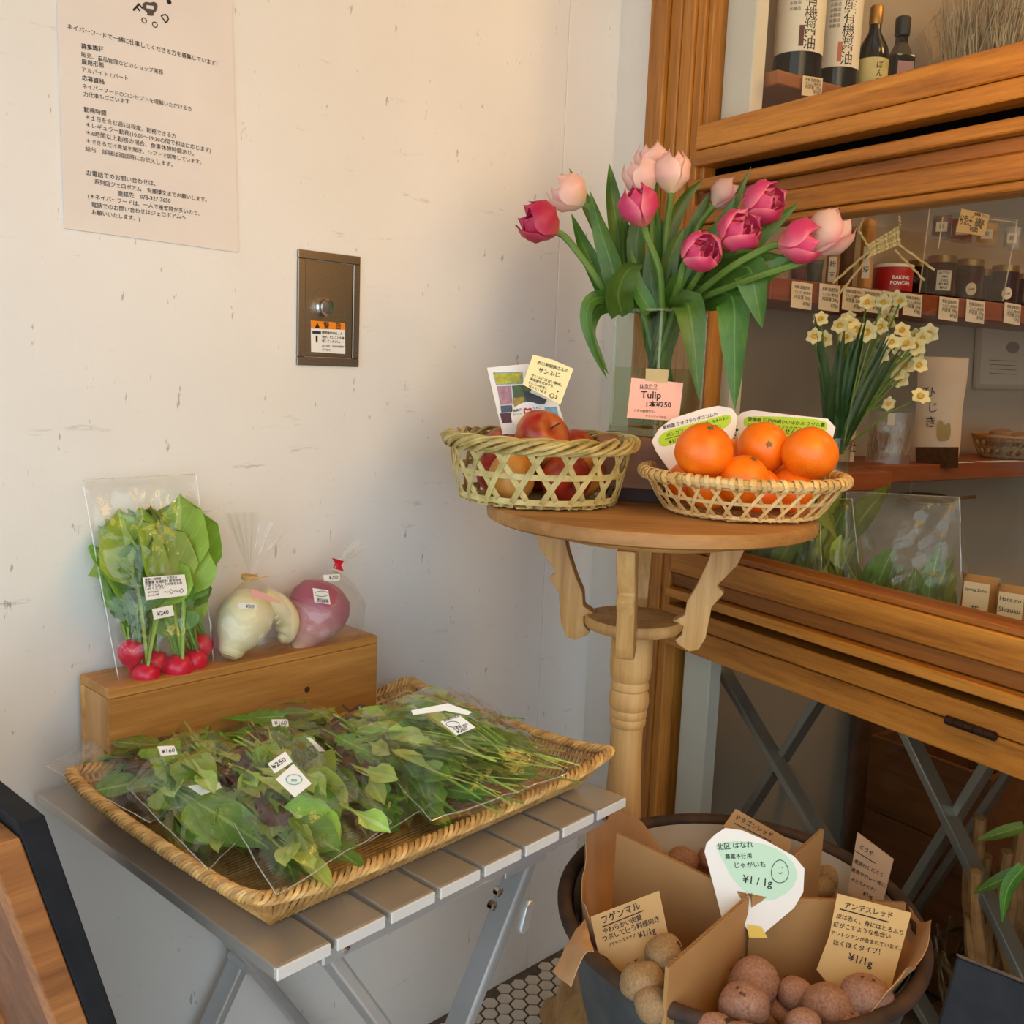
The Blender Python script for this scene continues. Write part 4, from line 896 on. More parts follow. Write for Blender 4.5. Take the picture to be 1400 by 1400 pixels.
# potatoes
def potmat(name, a, b, c):
    k = NT(name); co = k.coord('Object'); n = k.noise(co, 40, 5, .7); m1 = k.noise(co, 9, 3)
    cc = k.mix(k.ramp(m1, [(.35, (0, 0, 0, 1)), (.7, (1, 1, 1, 1))]), k.ramp(n, [(.3, a), (.7, b)]), c); k.base(cc); k.bump(k.noise(co, 160, 4), .25, .001); return k.set(.7)
M_POT = potmat('potato_skin', C(150, 118, 78), C(176, 146, 104), C(140, 104, 66)); M_POTR = potmat('red_potato_skin', C(150, 108, 84), C(180, 140, 110), C(136, 86, 72))
M_EYE = plain('potato_eye', C(82, 54, 40), .8)
def potmesh(seed, mat):
    rnd = random.Random(seed); o_ = V((rnd.uniform(0, 90), rnd.uniform(0, 90), 0)); el = (rnd.uniform(.95, 1.12), rnd.uniform(.88, 1.0), rnd.uniform(.84, .95))
    def fn(u, v):
        th = 2*math.pi*u; ph = math.pi*(v*.998+.001); d = V((math.sin(ph)*math.cos(th), math.sin(ph)*math.sin(th), math.cos(ph)))
        r = 1+.13*mnoise.noise(d*1.2+o_)+.04*mnoise.noise(d*3.2+o_); return (d.x*r*el[0], d.y*r*el[1], d.z*r*el[2])
    return MB().grid(fn, 22, 14, wrap=True).mesh('skin', mat, angle=80)
PM = {False: [potmesh(s, M_POT) for s in range(4)], True: [potmesh(s+50, M_POTR) for s in range(5)]}
eye = MB().lathe([(.08, 0), (.055, -.015), (.01, -.02)], 8).mesh('eye', M_EYE)
def potato(px, py, r, z, red, label, grp, k):
    p = at_z(px, py, z); s = r*mpp(p)*1.04; rnd = random.Random(k*7+3)
    o = thing('potato', label, 'potato', Matrix.Translation(p) @ Matrix.Rotation(rnd.uniform(0, 6), 4, 'Z') @ Matrix.Rotation(rnd.uniform(-.5, .5), 4, 'X') @ Matrix.Scale(s, 4), grp)
    inst('skin', PM[red][k % len(PM[red])], o)
    for j in range(3):
        d = V((rnd.uniform(-.5, .5), rnd.uniform(-1, -.1), rnd.uniform(.2, 1))).normalized(); inst('eye', eye, o, Matrix.Translation(d*.97) @ d.to_track_quat('Z', 'Y').to_matrix().to_4x4())
PT = [(430, 548, 73, .480, 0, 'pale potato resting at the foot of the small left cardboard sign'), (352, 640, 72, .466, 0, 'pale potato at left, just below the topmost pale one'), (388, 722, 66, .455, 0, 'lowest pale potato beside the front cardboard panel'),
      (738, 645, 86, 0.448, 1, 'large dark reddish potato against the cardboard cross'), (708, 728, 80, 0.455, 1, 'round pinkish potato in front of the large dark one'), (880, 683, 60, 0.446, 1, 'small red potato between the big front ones'),
      (1002, 735, 92, 0.446, 1, 'big tan-red potato in the front middle of the right compartment'), (1132, 700, 80, 0.458, 1, 'tan potato leaning on the tall right cardboard sign'), (915, 800, 66, 0.453, 1, 'reddish potato cut by the bottom of the picture, centre'),
      (602, 812, 62, 0.448, 1, 'reddish potato at the bottom edge by the front panel'), (826, 752, 52, 0.426, 1, 'small dim potato sunk between the red ones'), (800, 770, 60, 0.418, 1, 'reddish potato deep behind the round pinkish one'),
      (1020, 272, 64, .445, 0, 'upright pale potato behind the white shaped sign'), (965, 318, 50, .44, 0, 'small pale potato right of the white shaped sign'), (490, 225, 52, 0.453, 1, 'dark potato behind the left cardboard panel'),
      (590, 215, 46, 0.448, 1, 'dark potato half hidden behind the white shaped sign'), (1075, 800, 70, 0.438, 1, 'reddish potato at the bottom edge, right of centre'), (700, 850, 70, 0.448, 1, 'reddish potato at the very bottom below the round pinkish one')]
for k, (x, y, r, z, red, lb) in enumerate(PT): potato(*z8(x, y), r/2.545, z, bool(red), lb, 'potatoes in the tub', k)
# signs stuck among the potatoes
M_KSIGN = plain('cardboard_sign', C(186, 146, 92), .7, col2=C(196, 156, 102), scale=20)
def sgn_plane(x, y, z, tilt=.35, yaw=0.0):
    o = at_z(*z8(x, y), z); d = V((-o.x, -o.y, 0)).normalized(); d = Matrix.Rotation(yaw, 3, 'Z') @ d; return Pl(o, d*math.cos(tilt)+ZV*math.sin(tilt))
def rows8(rs): return [(r[0], z8(*r[1]), z8(*r[2])) + tuple(r[3:]) for r in rs]
Q1 = sgn_plane(310, 430, .496, .45)
k1 = tag(sheet('price_sign', Q1, Z8([(172, 416), (410, 325), (440, 470), (455, 560), (285, 620), (232, 560), (198, 540)]), M_KSIGN, .003), 'small cardboard sign leaning at the left of the tub above pale potatoes', 'sign')
write(k1, Q1, rows8([('フゲンマル', (215, 440), (347, 385), .012), ('やわらかい肉質', (218, 476), (352, 424)), ('つぶして使う料理向き', (215, 502), (412, 430)), ('グラタン エキサブ', (235, 520), (330, 484)), ('¥1/1g', (340, 492), (400, 470))]), INK, lift=.0008, bold=.008)
rule(k1, Q1, [(z8(212, 452), z8(356, 394))], plain('brown_marker', C(70, 24, 12), .7), .0011, .0008)
Q2 = sgn_plane(1130, 500, .486, .40, .1)
k2 = tag(sheet('price_sign', Q2, Z8([(1030, 335), (1288, 402), (1214, 672), (1150, 690), (1030, 690), (958, 600), (1003, 480)]), plain('cardboard_sign_light', C(206, 166, 104), .7, col2=C(214, 176, 116), scale=20), .003), 'tall tan cardboard sign standing at the right front of the tub', 'sign')
write(k2, Q2, rows8([('アンデスレッド', (1055, 384), (1222, 420), .012), ('皮は赤く、身にはとろふり', (1026, 418), (1258, 480)), ('紅がこすような色合い', (1016, 448), (1215, 492)), ('アントシアンが含まれています。', (1008, 476), (1250, 532)), ('ほくほくタイプ！', (1016, 512), (1178, 546)), ('¥1/1g', (1066, 566), (1150, 592), .008)]), INK, lift=.0008, bold=.008)
rule(k2, Q2, [(z8(1038, 388), z8(1208, 434))], INK, .0012, .0008)
Q3 = sgn_plane(1145, 240, .505, .35, -.25)
k3 = tag(sheet('price_sign', Q3, Z8([(1100, 122), (1225, 215), (1188, 365), (1140, 400), (1066, 330)]), plain('grey_cardboard', C(158, 124, 92), .7, col2=C(166, 132, 100), scale=20), .003), 'greyish cardboard sign at the back right of the tub', 'sign')
write(k3, Q3, rows8([('とうや', (1108, 176), (1153, 205), .01), ('煮崩れしにくく', (1088, 226), (1188, 276)), ('煮物やカレー等に', (1078, 255), (1196, 314)), ('オススメです！', (1078, 288), (1160, 328)), ('¥1/g', (1118, 340), (1152, 354))]), INK, lift=.0008, bold=.008)
rule(k3, Q3, [(z8(1088, 183), z8(1163, 230))], INK, .0010, .0008)
Q4 = sgn_plane(750, 110, .50, .45, .1)
k4 = tag(sheet('price_sign', Q4, Z8([(677, 40), (872, 152), (862, 190), (800, 240), (632, 102)]), plain('kraft_sign', C(176, 136, 88), .7, col2=C(186, 146, 98), scale=20), .003), 'slanting cardboard sign behind the white shaped sign', 'sign')
write(k4, Q4, rows8([('ドラゴンレッド', (677, 76), (802, 140), .012)]), INK, lift=.0008)
rule(k4, Q4, [(z8(672, 90), z8(800, 154))], INK, .0010, .0008)
Q5 = sgn_plane(740, 290, .528, .40, .15)
k5 = tag(sheet('price_sign', Q5, Z8([(604, 130), (640, 107), (700, 115), (780, 150), (880, 205), (916, 248), (912, 330), (880, 385), (765, 482), (722, 470), (690, 415), (634, 442), (600, 310), (568, 190), (575, 160)]), M_CARDW, .0016), 'white shaped sign with a pale green patch and smiling potato drawing', 'sign')
sheet('green_patch', Q5, Z8([(604, 160), (700, 150), (800, 168), (872, 215), (894, 272), (868, 325), (800, 362), (735, 350), (668, 290), (618, 190)]), plain('mint_marker', C(190, 222, 196), .6), .0003, k5, .0005, 1)
write(k5, Q5, rows8([('北区 はなれ', (612, 182), (738, 172)), ('農薬不使用', (640, 214), (732, 210)), ('じゃがいも', (674, 245), (780, 242)), ('¥1 / 1g', (700, 296), (802, 312))]), INK, lift=.0010, bold=.006)
fp = [(830+30*math.cos(R(a))*(1+.12*math.sin(R(a))), 258+40*math.sin(R(a))) for a in range(0, 361, 20)]
rule(k5, Q5, [(z8(*fp[i]), z8(*fp[i+1])) for i in range(len(fp)-1)]+[(z8(822, 243), z8(825, 243)), (z8(836, 245), z8(839, 245)), (z8(824, 262), z8(832, 266)), (z8(832, 266), z8(838, 261))], INK, .0007, .0010, 'potato_drawing')
M_YT = plain('yellow_tape', C(222, 186, 60), .45)
for q in ([(660, 420), (640, 492), (612, 500), (640, 430)], [(716, 442), (765, 450), (788, 490), (722, 488)]): sheet('tape', Q5, Z8(q), M_YT, .0004, k5, .0012)
# ================================================================== woven tray on the slat table
M_RAT = canemat('rattan', C(172, 128, 68), C(210, 166, 100), C(230, 192, 128)); M_RATD = canemat('rattan_rods', C(158, 116, 60), C(196, 152, 90), C(218, 178, 114))
tray = thing('woven_tray', 'rectangular woven rattan tray with braided rim on the slat table', 'tray', TBM @ Matrix.Translation((.004, 0, .0005)))
X0, X1, Y0, Y1, TH, INS = -.002, .490, -.452, -.088, .040, .030
rod = MB(); ny = 62
for i in range(ny):
    y = Y0+INS+(Y1-Y0-2*INS)*(i+.5)/ny; rod.tube([(X0+INS, y, .003), (X1-INS, y, .003)], .0024, 5)
stuff(rod.build('rod_base', M_RATD, tray))
def cz(x, y):   # corners flare upwards
    u = abs((x-(X0+X1)/2)/((X1-X0)/2)); v = abs((y-(Y0+Y1)/2)/((Y1-Y0)/2)); return TH+.010*(u*v)**6-.004*(1-(u*v)**2)
def rim_path(n=60):
    pts = []
    for (a, b) in (((X0, Y0), (X1, Y0)), ((X1, Y0), (X1, Y1)), ((X1, Y1), (X0, Y1)), ((X0, Y1), (X0, Y0))):
        for i in range(n): t = i/n; x, y = a[0]+(b[0]-a[0])*t, a[1]+(b[1]-a[1])*t; pts.append(V((x, y, cz(x, y))))
    # round the corners
    for _ in range(3): pts = [(pts[i-1]+pts[i]*2+pts[(i+1) % len(pts)])/4 for i in range(len(pts))]
    return pts
rp = rim_path(); N_ = len(rp); ctr = V(((X0+X1)/2, (Y0+Y1)/2, 0))
side = MB()
for i in range(0, N_):
    p = rp[i]; q = V((max(X0+INS, min(X1-INS, p.x)), max(Y0+INS, min(Y1-INS, p.y)), .003)); side.tube([q, q.lerp(p, .5)-ZV*.004, p], .0021, 4)
stuff(side.build('side_weave', M_RATD, tray))
for k in range(4):
    pts = []
    for j in range(N_*3):
        a, b = rp[(j//3) % N_], rp[(j//3+1) % N_]; p = a.lerp(b, (j % 3)/3); t = (b-a).normalized(); out = t.cross(ZV)
        q = 2*math.pi*(j/(N_*3))*64+k*math.pi/2; pts.append(p+out*(.0052*math.cos(q))+ZV*(.0040*math.sin(q)))
    MB().tube(pts, .0026, 5, closed=True).build('rim_strand', M_RAT, tray)
for zf in (.35, .7):
    pts = []
    for i in range(N_):
        p = rp[i]; q = V((max(X0+INS, min(X1-INS, p.x)), max(Y0+INS, min(Y1-INS, p.y)), .003)); pts.append(q.lerp(p, zf)+ZV*(.001+.0015*(i % 2)))
    MB().tube(pts, .0020, 4, closed=True).build('binding_strand', M_RAT, tray)

# ================================================================== leaves and clear bags
def leafmesh(name, L, W, kind, seed, mat, bend=.15, stalk=.3, fold=.2):
    rnd = random.Random(seed); ph = rnd.uniform(0, 6); sw = .0032
    nv = 20 if kind == 'lobed' else 12
    def hw(v):
        if v < stalk: return sw/2+(v/stalk)*.0006
        t = (v-stalk)/(1-stalk)
        if kind == 'round': b = math.sqrt(max(0, 1-(2*t**.9-1)**2))*(1+.06*math.sin(t*26+ph))
        elif kind == 'oval': b = max(0, 1-(2*t**.85-1)**2)**.7
        else: b = (math.sin(math.pi*t**.75)**.8)*(.42+.58*abs(math.sin(t*math.pi*4.5+.4))**.7)
        return sw/2+W/2*b
    def fn(u, v):
        x = (u-.5)*2; h = hw(v); t = max(0, (v-stalk)/(1-stalk))
        z = -bend*L*v*v+fold*h*abs(x)+.10*W*math.sin(7*v+ph+2.4*x)*t*abs(x)+.02*L*math.sin(5*v+ph)
        y = L*v + (-.10*W*(x*x)*t if kind != 'lobed' else .22*W*abs(x)*t*abs(math.sin(t*math.pi*4.5+.4)))
        return (x*h, y, z)
    return MB().grid(fn, 6, nv).mesh(name, mat, angle=80)
M_GR = leafmat('bright_green_leaf', C(136, 170, 52), C(168, 198, 78), C(204, 222, 136), .4, .3, veinw=.045)
M_GD = leafmat('deep_green_leaf', C(88, 130, 42), C(122, 162, 62), C(174, 200, 112), .4, .25, veinw=.045)
M_GL = leafmat('lime_green_stalks', C(172, 200, 88), C(196, 218, 116), C(220, 234, 160), .4, .3, veinw=.09)
M_PU = leafmat('purple_leaf', C(70, 40, 52), C(96, 66, 66), C(120, 110, 70), .45, .2, veinw=.05)
LM = {'spin': [leafmesh('leaf', .10+.01*i, .052, 'round', i, M_GR, .12+.05*i, .34) for i in range(4)], 'koma': [leafmesh('leaf', .15+.012*i, .044, 'oval', 20+i, M_GD, .05+.05*i, .45) for i in range(4)],
      'miz': [leafmesh('leaf', .13+.012*i, .046, 'lobed', 40+i, M_GR if i % 2 else M_GD, .06*i, .36) for i in range(4)], 'stalk': [leafmesh('leaf', .17+.01*i, .026, 'oval', 60+i, M_GL, .04*i, .66, .5) for i in range(3)],
      'purp': [leafmesh('leaf', .085+.01*i, .042, 'oval', 80+i, M_PU, .2, .25) for i in range(2)], 'rad': [leafmesh('leaf', .11+.022*i, .058+.004*i, 'round', 90+i, M_GR if i % 2 else M_GD, .04+.04*i, .50) for i in range(4)],
      'fine': [leafmesh('leaf', .09+.01*i, .036, 'lobed', 70+i, M_GD, .1*i, .3) for i in range(3)]}
M_FILM = film('clear_bag_film', (.99, .99, .985, 1), .010, .045, 34, 1.0, .035); M_FILM2 = film('clear_bag_film_soft', (.98, .98, .975, 1), .07, .05, 46, 1.0, .07)
M_SEAM = film('film_seam', (.95, .95, .94, 1), .25, .10, 10, 0, .05)
def ridged(p, s): return 1-abs(mnoise.noise(p*s))*2
def pillow(root, cor, T, up, mat, n=30, wr=.006, seed=0, name='bag_film', flatend=.0, T2=None, ws=16):
    """bag film: two skins over the quad cor (a,b,c,d world), bulging by T along up"""
    inv = root.matrix_basis.inverted(); up = V(up).normalized(); of = V((seed*3.1, seed*1.7, 0)); T2 = T if T2 is None else T2
    a, b, c, d = [V(q) for q in cor]
    def skin(sgn, TT):
        def fn(u, v):
            p = a.lerp(b, u).lerp(d.lerp(c, u), v); e = (max(0, math.sin(math.pi*u))*max(0, math.sin(math.pi*min(1, v*(1-flatend)+0)))) if flatend else math.sin(math.pi*u)*math.sin(math.pi*v)
            e = max(0, e)**.42
            w = wr*(ridged(p+of, ws)-.45)*min(1, e*1.6+.25)+wr*.5*(ridged(p*1.0+of*2, ws*2.6)-.5)*e
            return inv @ (p+up*(sgn*TT*e+w*sgn))
        return fn
    top = skin(1, T); per = [top(i/24, 0) for i in range(24)]+[top(1, i/24) for i in range(24)]+[top(1-i/24, 1) for i in range(24)]+[top(0, 1-i/24) for i in range(24)]
    MB().tube(per, .0007, 4, closed=True).build('seam', M_SEAM, root)
    mb = MB(); mb.grid(top, n, n); mb.grid(skin(-1, T2), n, n)
    return mb.build(name, mat, root, angle=35)
def bunch(label, cat, cor, axis, kinds, n, T, up, seed, group=None, name='leafy_greens', spread=.35, base=.12, tilt=.35, sc=1.0, zoff=0):
    rnd = random.Random(seed); a, b, c, d = [V(q) for q in cor]; up = V(up).normalized(); ctr_ = (a+b+c+d)/4
    root = thing(name, label, cat, Matrix.Translation(ctr_-up*T*.5), group); inv = root.matrix_basis.inverted()
    A = V(axis).normalized()
    for i in range(n):
        k = kinds[rnd.randrange(len(kinds))]; me = rnd.choice(LM[k]); u, v = rnd.uniform(.08, .92), rnd.uniform(.08, .92)
        p = a.lerp(b, u).lerp(d.lerp(c, u), v); e = (math.sin(math.pi*u)*math.sin(math.pi*v))**.5
        h = T*e*(-.8+1.75*(i/n)**.6)*.97+zoff
        dr = (A+up.cross(A)*rnd.uniform(-spread, spread)).normalized(); L = .10
        x = dr.cross(up).normalized(); x = Matrix.Rotation(rnd.uniform(-tilt, tilt), 3, dr) @ x
        m_ = basis(p-dr*(.09*sc)+up*h, x, dr + up*rnd.uniform(-.10, .16)); inst('leaf', me, root, inv @ m_ @ Matrix.Scale(sc*rnd.uniform(.8, 1.05), 4))
    return root
ZTR = ZT+.012
def tz(px, py, z): return at_z(px, py, z)
def bagged(i, pix, z, T, kinds, n, ax, blabel, glabel, wr=.006, tilt=.35, spread=.4, sc=1.0, shrink=.12, mat=None, ws=16):
    cor = [tz(*p, z) for p in pix]; up = V((.02, -.12, 1))
    bag = thing('plastic_bag', blabel, 'bag', Matrix.Translation((cor[0]+cor[1]+cor[2]+cor[3])/4-ZV*T), 'bags of greens on the tray')
    pillow(bag, cor, T, up, mat or M_FILM, 44, wr*1.3, i, ws=ws+8)
    cc = sum(cor, V((0, 0, 0)))/4; c2_ = [q.lerp(cc, shrink) for q in cor]
    a = tz(*ax[1], z)-tz(*ax[0], z)
    bunch(glabel, 'greens', c2_, a, kinds, n, T*.92, up, 100+i, 'leafy greens in bags', spread=spread, tilt=tilt, sc=sc)
    return bag
b1 = bagged(1, [(62, 1048), (205, 990), (330, 1040), (205, 1125)], ZT+.042, .030, ['purp', 'koma', 'fine'], 44, ((250, 1060), (110, 1060)), 'clear bag with a loose open end at the far left of the tray', 'purple and green salad leaves in the leftmost bag', sc=.6, shrink=.28)
b4 = bagged(4, [(300, 1010), (385, 955), (500, 1010), (420, 1060)], ZT+.045, .034, ['koma', 'fine', 'miz'], 44, ((330, 1020), (470, 1010)), 'small clear bag at the back of the tray against the wooden box', 'dark leafy greens in the small back bag', sc=.6)
b2 = bagged(2, [(172, 1075), (262, 1002), (400, 1070), (285, 1190)], ZT+.050, .042, ['spin', 'spin', 'koma', 'stalk'], 84, ((240, 1030), (320, 1150)), 'clear bag of round-leaved greens at the front left of the tray', 'round glossy green leaves in the front left bag', sc=.8, tilt=.8, shrink=.16)
b5 = bagged(5, [(425, 1012), (500, 985), (615, 1085), (505, 1150)], ZT+.044, .048, ['miz', 'koma', 'fine', 'purp', 'stalk'], 76, ((450, 1010), (560, 1110)), 'clear bag of dark mixed greens wedged between the two big bags', 'dark mixed greens between the two big bags', sc=.8, tilt=.8, shrink=.16)
b6 = bagged(6, [(480, 1000), (615, 950), (775, 1058), (590, 1122)], ZT+.062, .052, ['stalk', 'stalk', 'koma', 'miz', 'stalk'], 110, ((735, 1060), (540, 1000)), 'large clear bag of long-stemmed greens at the right end of the tray', 'long pale-stemmed greens in the right end bag', wr=.007, tilt=.5, spread=.45, sc=.80, shrink=.20)
b3 = bagged(3, [(282, 1060), (385, 985), (535, 1125), (378, 1225)], ZT+.060, .038, ['miz', 'miz', 'stalk', 'fine', 'purp', 'koma', 'stalk', 'spin'], 120, ((340, 1020), (450, 1160)), 'large clear bag of jagged salad greens at the front corner of the tray', 'jagged green and bronze salad leaves in the front corner bag', wr=.007, tilt=.8, sc=.82, shrink=.14)
def sticker(bag, pl, outline, rows=None, extra=None, lift=.001):
    s_ = sheet('sticker', pl, outline, WHITE, .0003, bag, lift)
    if rows: w_ = write(bag, pl, rows, INK, 'sticker_lettering', lift+.0004, .006)
    return s_
def tiltpl(px, py, z, t=.9): o = at_z(px, py, z); d = (CO-o); d.z = 0; d.normalize(); return Pl(o, d*math.cos(t)+ZV*math.sin(t))
S3 = tiltpl(398, 1058, ZT+.116, .95)
sticker(b3, S3, [(366, 1045), (390, 1028), (400, 1042), (376, 1058)], [('¥250', (374, 1053), (392, 1041), .01)]); sticker(b3, S3, [(377, 1066), (401, 1045), (426, 1072), (403, 1091)])
M_TEAL = plain('teal_print', C(110, 180, 160), .5)
rule(b3, S3, [((402+11*math.cos(R(a)), 1067+7*math.sin(R(a))), (402+11*math.cos(R(a+30)), 1067+7*math.sin(R(a+30)))) for a in range(0, 360, 30)]+[((398, 1067), (406, 1067)), ((398, 1069), (406, 1069))], M_TEAL, .0009, .0016, 'round_stamp')
S2 = tiltpl(262, 1045, ZT+.097, .9)
sticker(b2, S2, [(215, 1021), (238, 1020), (243, 1032), (220, 1034)], [('¥160', (221, 1031), (239, 1029))]); sticker(b2, S2, [(256, 1075), (300, 1070), (303, 1078), (275, 1088)], [('¥160', (277, 1078), (296, 1075))])
S4 = tiltpl(382, 988, ZT+.086, .8)
sticker(b4, S4, [(371, 984), (393, 984), (395, 993), (373, 994)], [('¥160', (375, 992), (392, 991))])
S5 = tiltpl(432, 1020, ZT+.086, .8)
sticker(b5, S5, [(419, 1009), (425, 1009), (446, 1029), (438, 1030)])
S6 = tiltpl(625, 990, ZT+.120, .8)
sticker(b6, S6, [(602, 987), (628, 978), (650, 995), (624, 1006)], [('有機JAS認定', (607, 988), (629, 980)), ('生産者 神戸', (620, 999), (640, 992)), ('¥260', (625, 1004), (640, 998))]); sticker(b6, S6, [(562, 972), (612, 962), (645, 974), (640, 978), (608, 972), (565, 978)])
rule(b6, S6, [((619+9*math.cos(R(a)), 991+4*math.sin(R(a))), (619+9*math.cos(R(a+30)), 991+4*math.sin(R(a+30)))) for a in range(0, 360, 30)], INK, .0006, .0016, 'round_stamp')

# ================================================================== bagged roots on the wooden box
ZX = ZT+BH
PR0 = wall_pt(0, .050, ZX); PRN = (WN*math.cos(.16)+ZV*math.sin(.16)); PR = Pl(wall_pt(0, .056, ZX), PRN)
cr = [PR.un(*p) for p in ((165, 946), (292, 906), (268, 648), (112, 656))]
rb = thing('plastic_bag', 'tall clear bag of red radishes leaning on the wall, leftmost on the wooden box', 'bag', Matrix.Translation((cr[0]+cr[1])/2), 'bagged roots on the wooden box')
pillow(rb, cr, .030, PRN, M_FILM, 44, .007, 9, ws=24)
M_RAD = plain('radish_red', C(196, 16, 52), .3, col2=C(216, 40, 76), scale=14); M_RADP = plain('radish_tip', C(232, 190, 190), .5)
radm = MB().lathe([(.0008, -.030), (.0012, -.022), (.003, -.0155), (.0095, -.0105), (.0138, -.003), (.0142, .004), (.011, .0105), (.005, .0135), (.002, .014)], 18).mesh('bulb', M_RAD)
tipm = MB().tube([(0, 0, -.028), (.001, 0, -.036), (.004, 0, -.046)], [.0009, .0006, .0003], 6).mesh('root_tip', M_RADP)
rnd = random.Random(5)
RDS = [(183, 893, 'radish at the left edge of the tall bag'), (196, 924, 'radish lowest in the pointed corner of the tall bag'), (216, 908, 'radish between the lowest one and the front pair'), (238, 914, 'largest radish at the front of the tall bag'), (263, 905, 'radish at the right of the tall bag'), (279, 884, 'dark radish at the far right edge of the tall bag')]
for i, (px, py, lb) in enumerate(RDS):
    p = PR.un(px, py)+PRN*((-.006, .008, -.008, .010, .004, -.010)[i])
    axis = (PR.y+PR.x*rnd.uniform(-.25, .25)+PRN*rnd.uniform(-.1, .2)).normalized()
    M_ = Matrix.Translation(p) @ axis.to_track_quat('Z', 'Y').to_matrix().to_4x4(); o = thing('radish', lb, 'radish', M_, 'radishes in the tall bag'); inst('bulb', radm, o, Matrix.Scale(1.28 if i == 3 else 1.12, 4)); inst('root_tip', tipm, o)
    inv = M_.inverted()
    for j in range(15):
        ca = (PR.y*1.0+PR.x*((216-px)/300+rnd.uniform(-.26, .26))).normalized(); st_ = p+axis*.012; nrm = (PRN+PR.x*rnd.uniform(-1.1, 1.1)+PR.y*rnd.uniform(-.5, .5)).normalized()
        x = ca.cross(nrm).normalized(); sc = rnd.uniform(.5, 1.14)
        inst('leaf', rnd.choice(LM['rad']), o, inv @ basis(st_+PRN*rnd.uniform(-.016, .010), x, ca+PRN*rnd.uniform(-.05, .03)) @ Matrix.Scale(sc, 4))
PRS = Pl(PR.o+PRN*.036, PRN)
def Z10(pts): return [(90+x/3.182, 630+y/3.182) for x, y in pts]
def z10(x, y): return (90+x/3.182, 630+y/3.182)
sticker(rb, PRS, Z10([(332, 508), (515, 494), (530, 585), (348, 606)]), [('農薬使用情報：この野菜は', z10(342, 522), z10(482, 510)), ('無農薬 有機肥料 露地栽培', z10(342, 536), z10(500, 523)), ('で育てられた 旬の味をお楽', z10(344, 549), z10(504, 536)), ('しみください', z10(344, 562), z10(430, 554)), ('神戸市西区', z10(356, 576), z10(402, 572)), ('はつか大根', z10(356, 590), z10(404, 585)), ('〜◇〜◇', z10(424, 580), z10(512, 572))])
sticker(rb, PRS, Z10([(373, 645), (462, 627), (470, 672), (382, 691)]), [('¥240', z10(396, 676), z10(446, 665), .012)])

def axis_lathe(prof, a, b, n=26, lump=0.0, seed=0):
    a, b = V(a), V(b); d = b-a; L = d.length; M_ = Matrix.Translation(a) @ d.to_track_quat('Z', 'Y').to_matrix().to_4x4(); return M_, L
M_DAI = plain('white_radish_skin', C(222, 212, 160), .45, col2=C(232, 226, 190), scale=18, bump=.12); M_DCUT = plain('cut_end', C(214, 208, 158), .6, col2=C(196, 190, 130), scale=60)
PD = Pl(wall_pt(0, .054, ZX), WN); a = PD.un(304, 893)+WN*.016; b = PD.un(352, 812)-WN*.004; M_, L = axis_lathe(None, a, b); s = mpp(a)
dk = thing('white_radish', 'knobbly cream white radish in the tied bag, middle of the three roots', 'vegetable', M_)
pf = [(11, 0), (12.5, .01), (17, .06), (19, .14), (21, .17), (28, .28), (34, .42), (38, .58), (37, .75), (30, .90), (17, .985), (4, 1.0)]
MB().lathe([(r*s, z*L) for r, z in pf], 30).build('root', M_DAI, dk, angle=60)
MB().lathe([(1*s, -.0012), (10.4*s, -.001), (10.4*s, .001)], 20).build('cut_end', M_DCUT, dk)
inv = M_.inverted()
lob = [PD.un(352, 815)+WN*.008, PD.un(372, 826)+WN*.012, PD.un(384, 845)+WN*.014, PD.un(381, 864)+WN*.016, PD.un(373, 871)+WN*.016]
lb_ = crv(lob, 6); lr = [.014, .0165, .0165, .013, .005]; MB().tube([inv @ q for q in lb_], [lr[min(4, i//6)]*(1-(i % 6)/6)+lr[min(4, i//6+1)]*((i % 6)/6) for i in range(len(lb_))], 18).build('side_lobe', M_DAI, dk, angle=70)
for k in range(2): q = PD.un(362+k*3, 838+k*7)+WN*.030; MB().tube([inv @ (q-WD*.004), inv @ (q+WD*.003+ZV*.004)], [.0016, .0008], 6).build('rootlet', M_DAI, dk)
def tied_bag(label, body, neck, fan, T, tiemat, tiename, seed, tie_r=.006, grp='bagged roots on the wooden box', plw=.056, fanw=None):
    pl = Pl(wall_pt(0, plw, ZX), WN); cor = [pl.un(*p) for p in body]; nk = pl.un(*neck)
    bg_ = thing('plastic_bag', label, 'bag', Matrix.Translation((cor[0]+cor[1])/2), grp); inv = bg_.matrix_basis.inverted()
    a, b, c, d = cor
    def fn(u, v):     # closed sack around, gathered at the neck
        ang = 2*math.pi*u; lo = a.lerp(b, .5+.5*math.cos(ang)); hi = d.lerp(c, .5+.5*math.cos(ang))
        w = math.sin(math.pi*min(1, .10+v*.90))**.6 if v < .92 else .3
        p = lo.lerp(hi, v); k = max(0, (v-.62)/.38)**1.6; p = p.lerp(nk, k); th = T*math.sin(ang)*(1-k)*(.45+.55*min(1, v*4))
        p = p+WN*th; q = p+V((seed, 0, 0)); p = p+WN*(.004*(ridged(q, 18)-.4)*(1-k))+WD*(.003*mnoise.noise(q*30)); return inv @ p
    mb = MB(); mb.grid(fn, 40, 26, wrap=True); mb.build('bag_film', M_FILM2, bg_, angle=35)
    f0, f1, f2 = [pl.un(*p) for p in fan]
    def ff(u, v):
        top = f0.lerp(f1, u/.6) if u < .6 else f1.lerp(f2, (u-.6)/.4); p = nk.lerp(top, v)+WN*(.009*v*math.sin(u*math.pi*14)+.003*mnoise.noise(top*40)); return inv @ p
    MB().grid(ff, 56, 10).build('gathered_top', M_FILM2, bg_, angle=80)
    return bg_, pl, nk
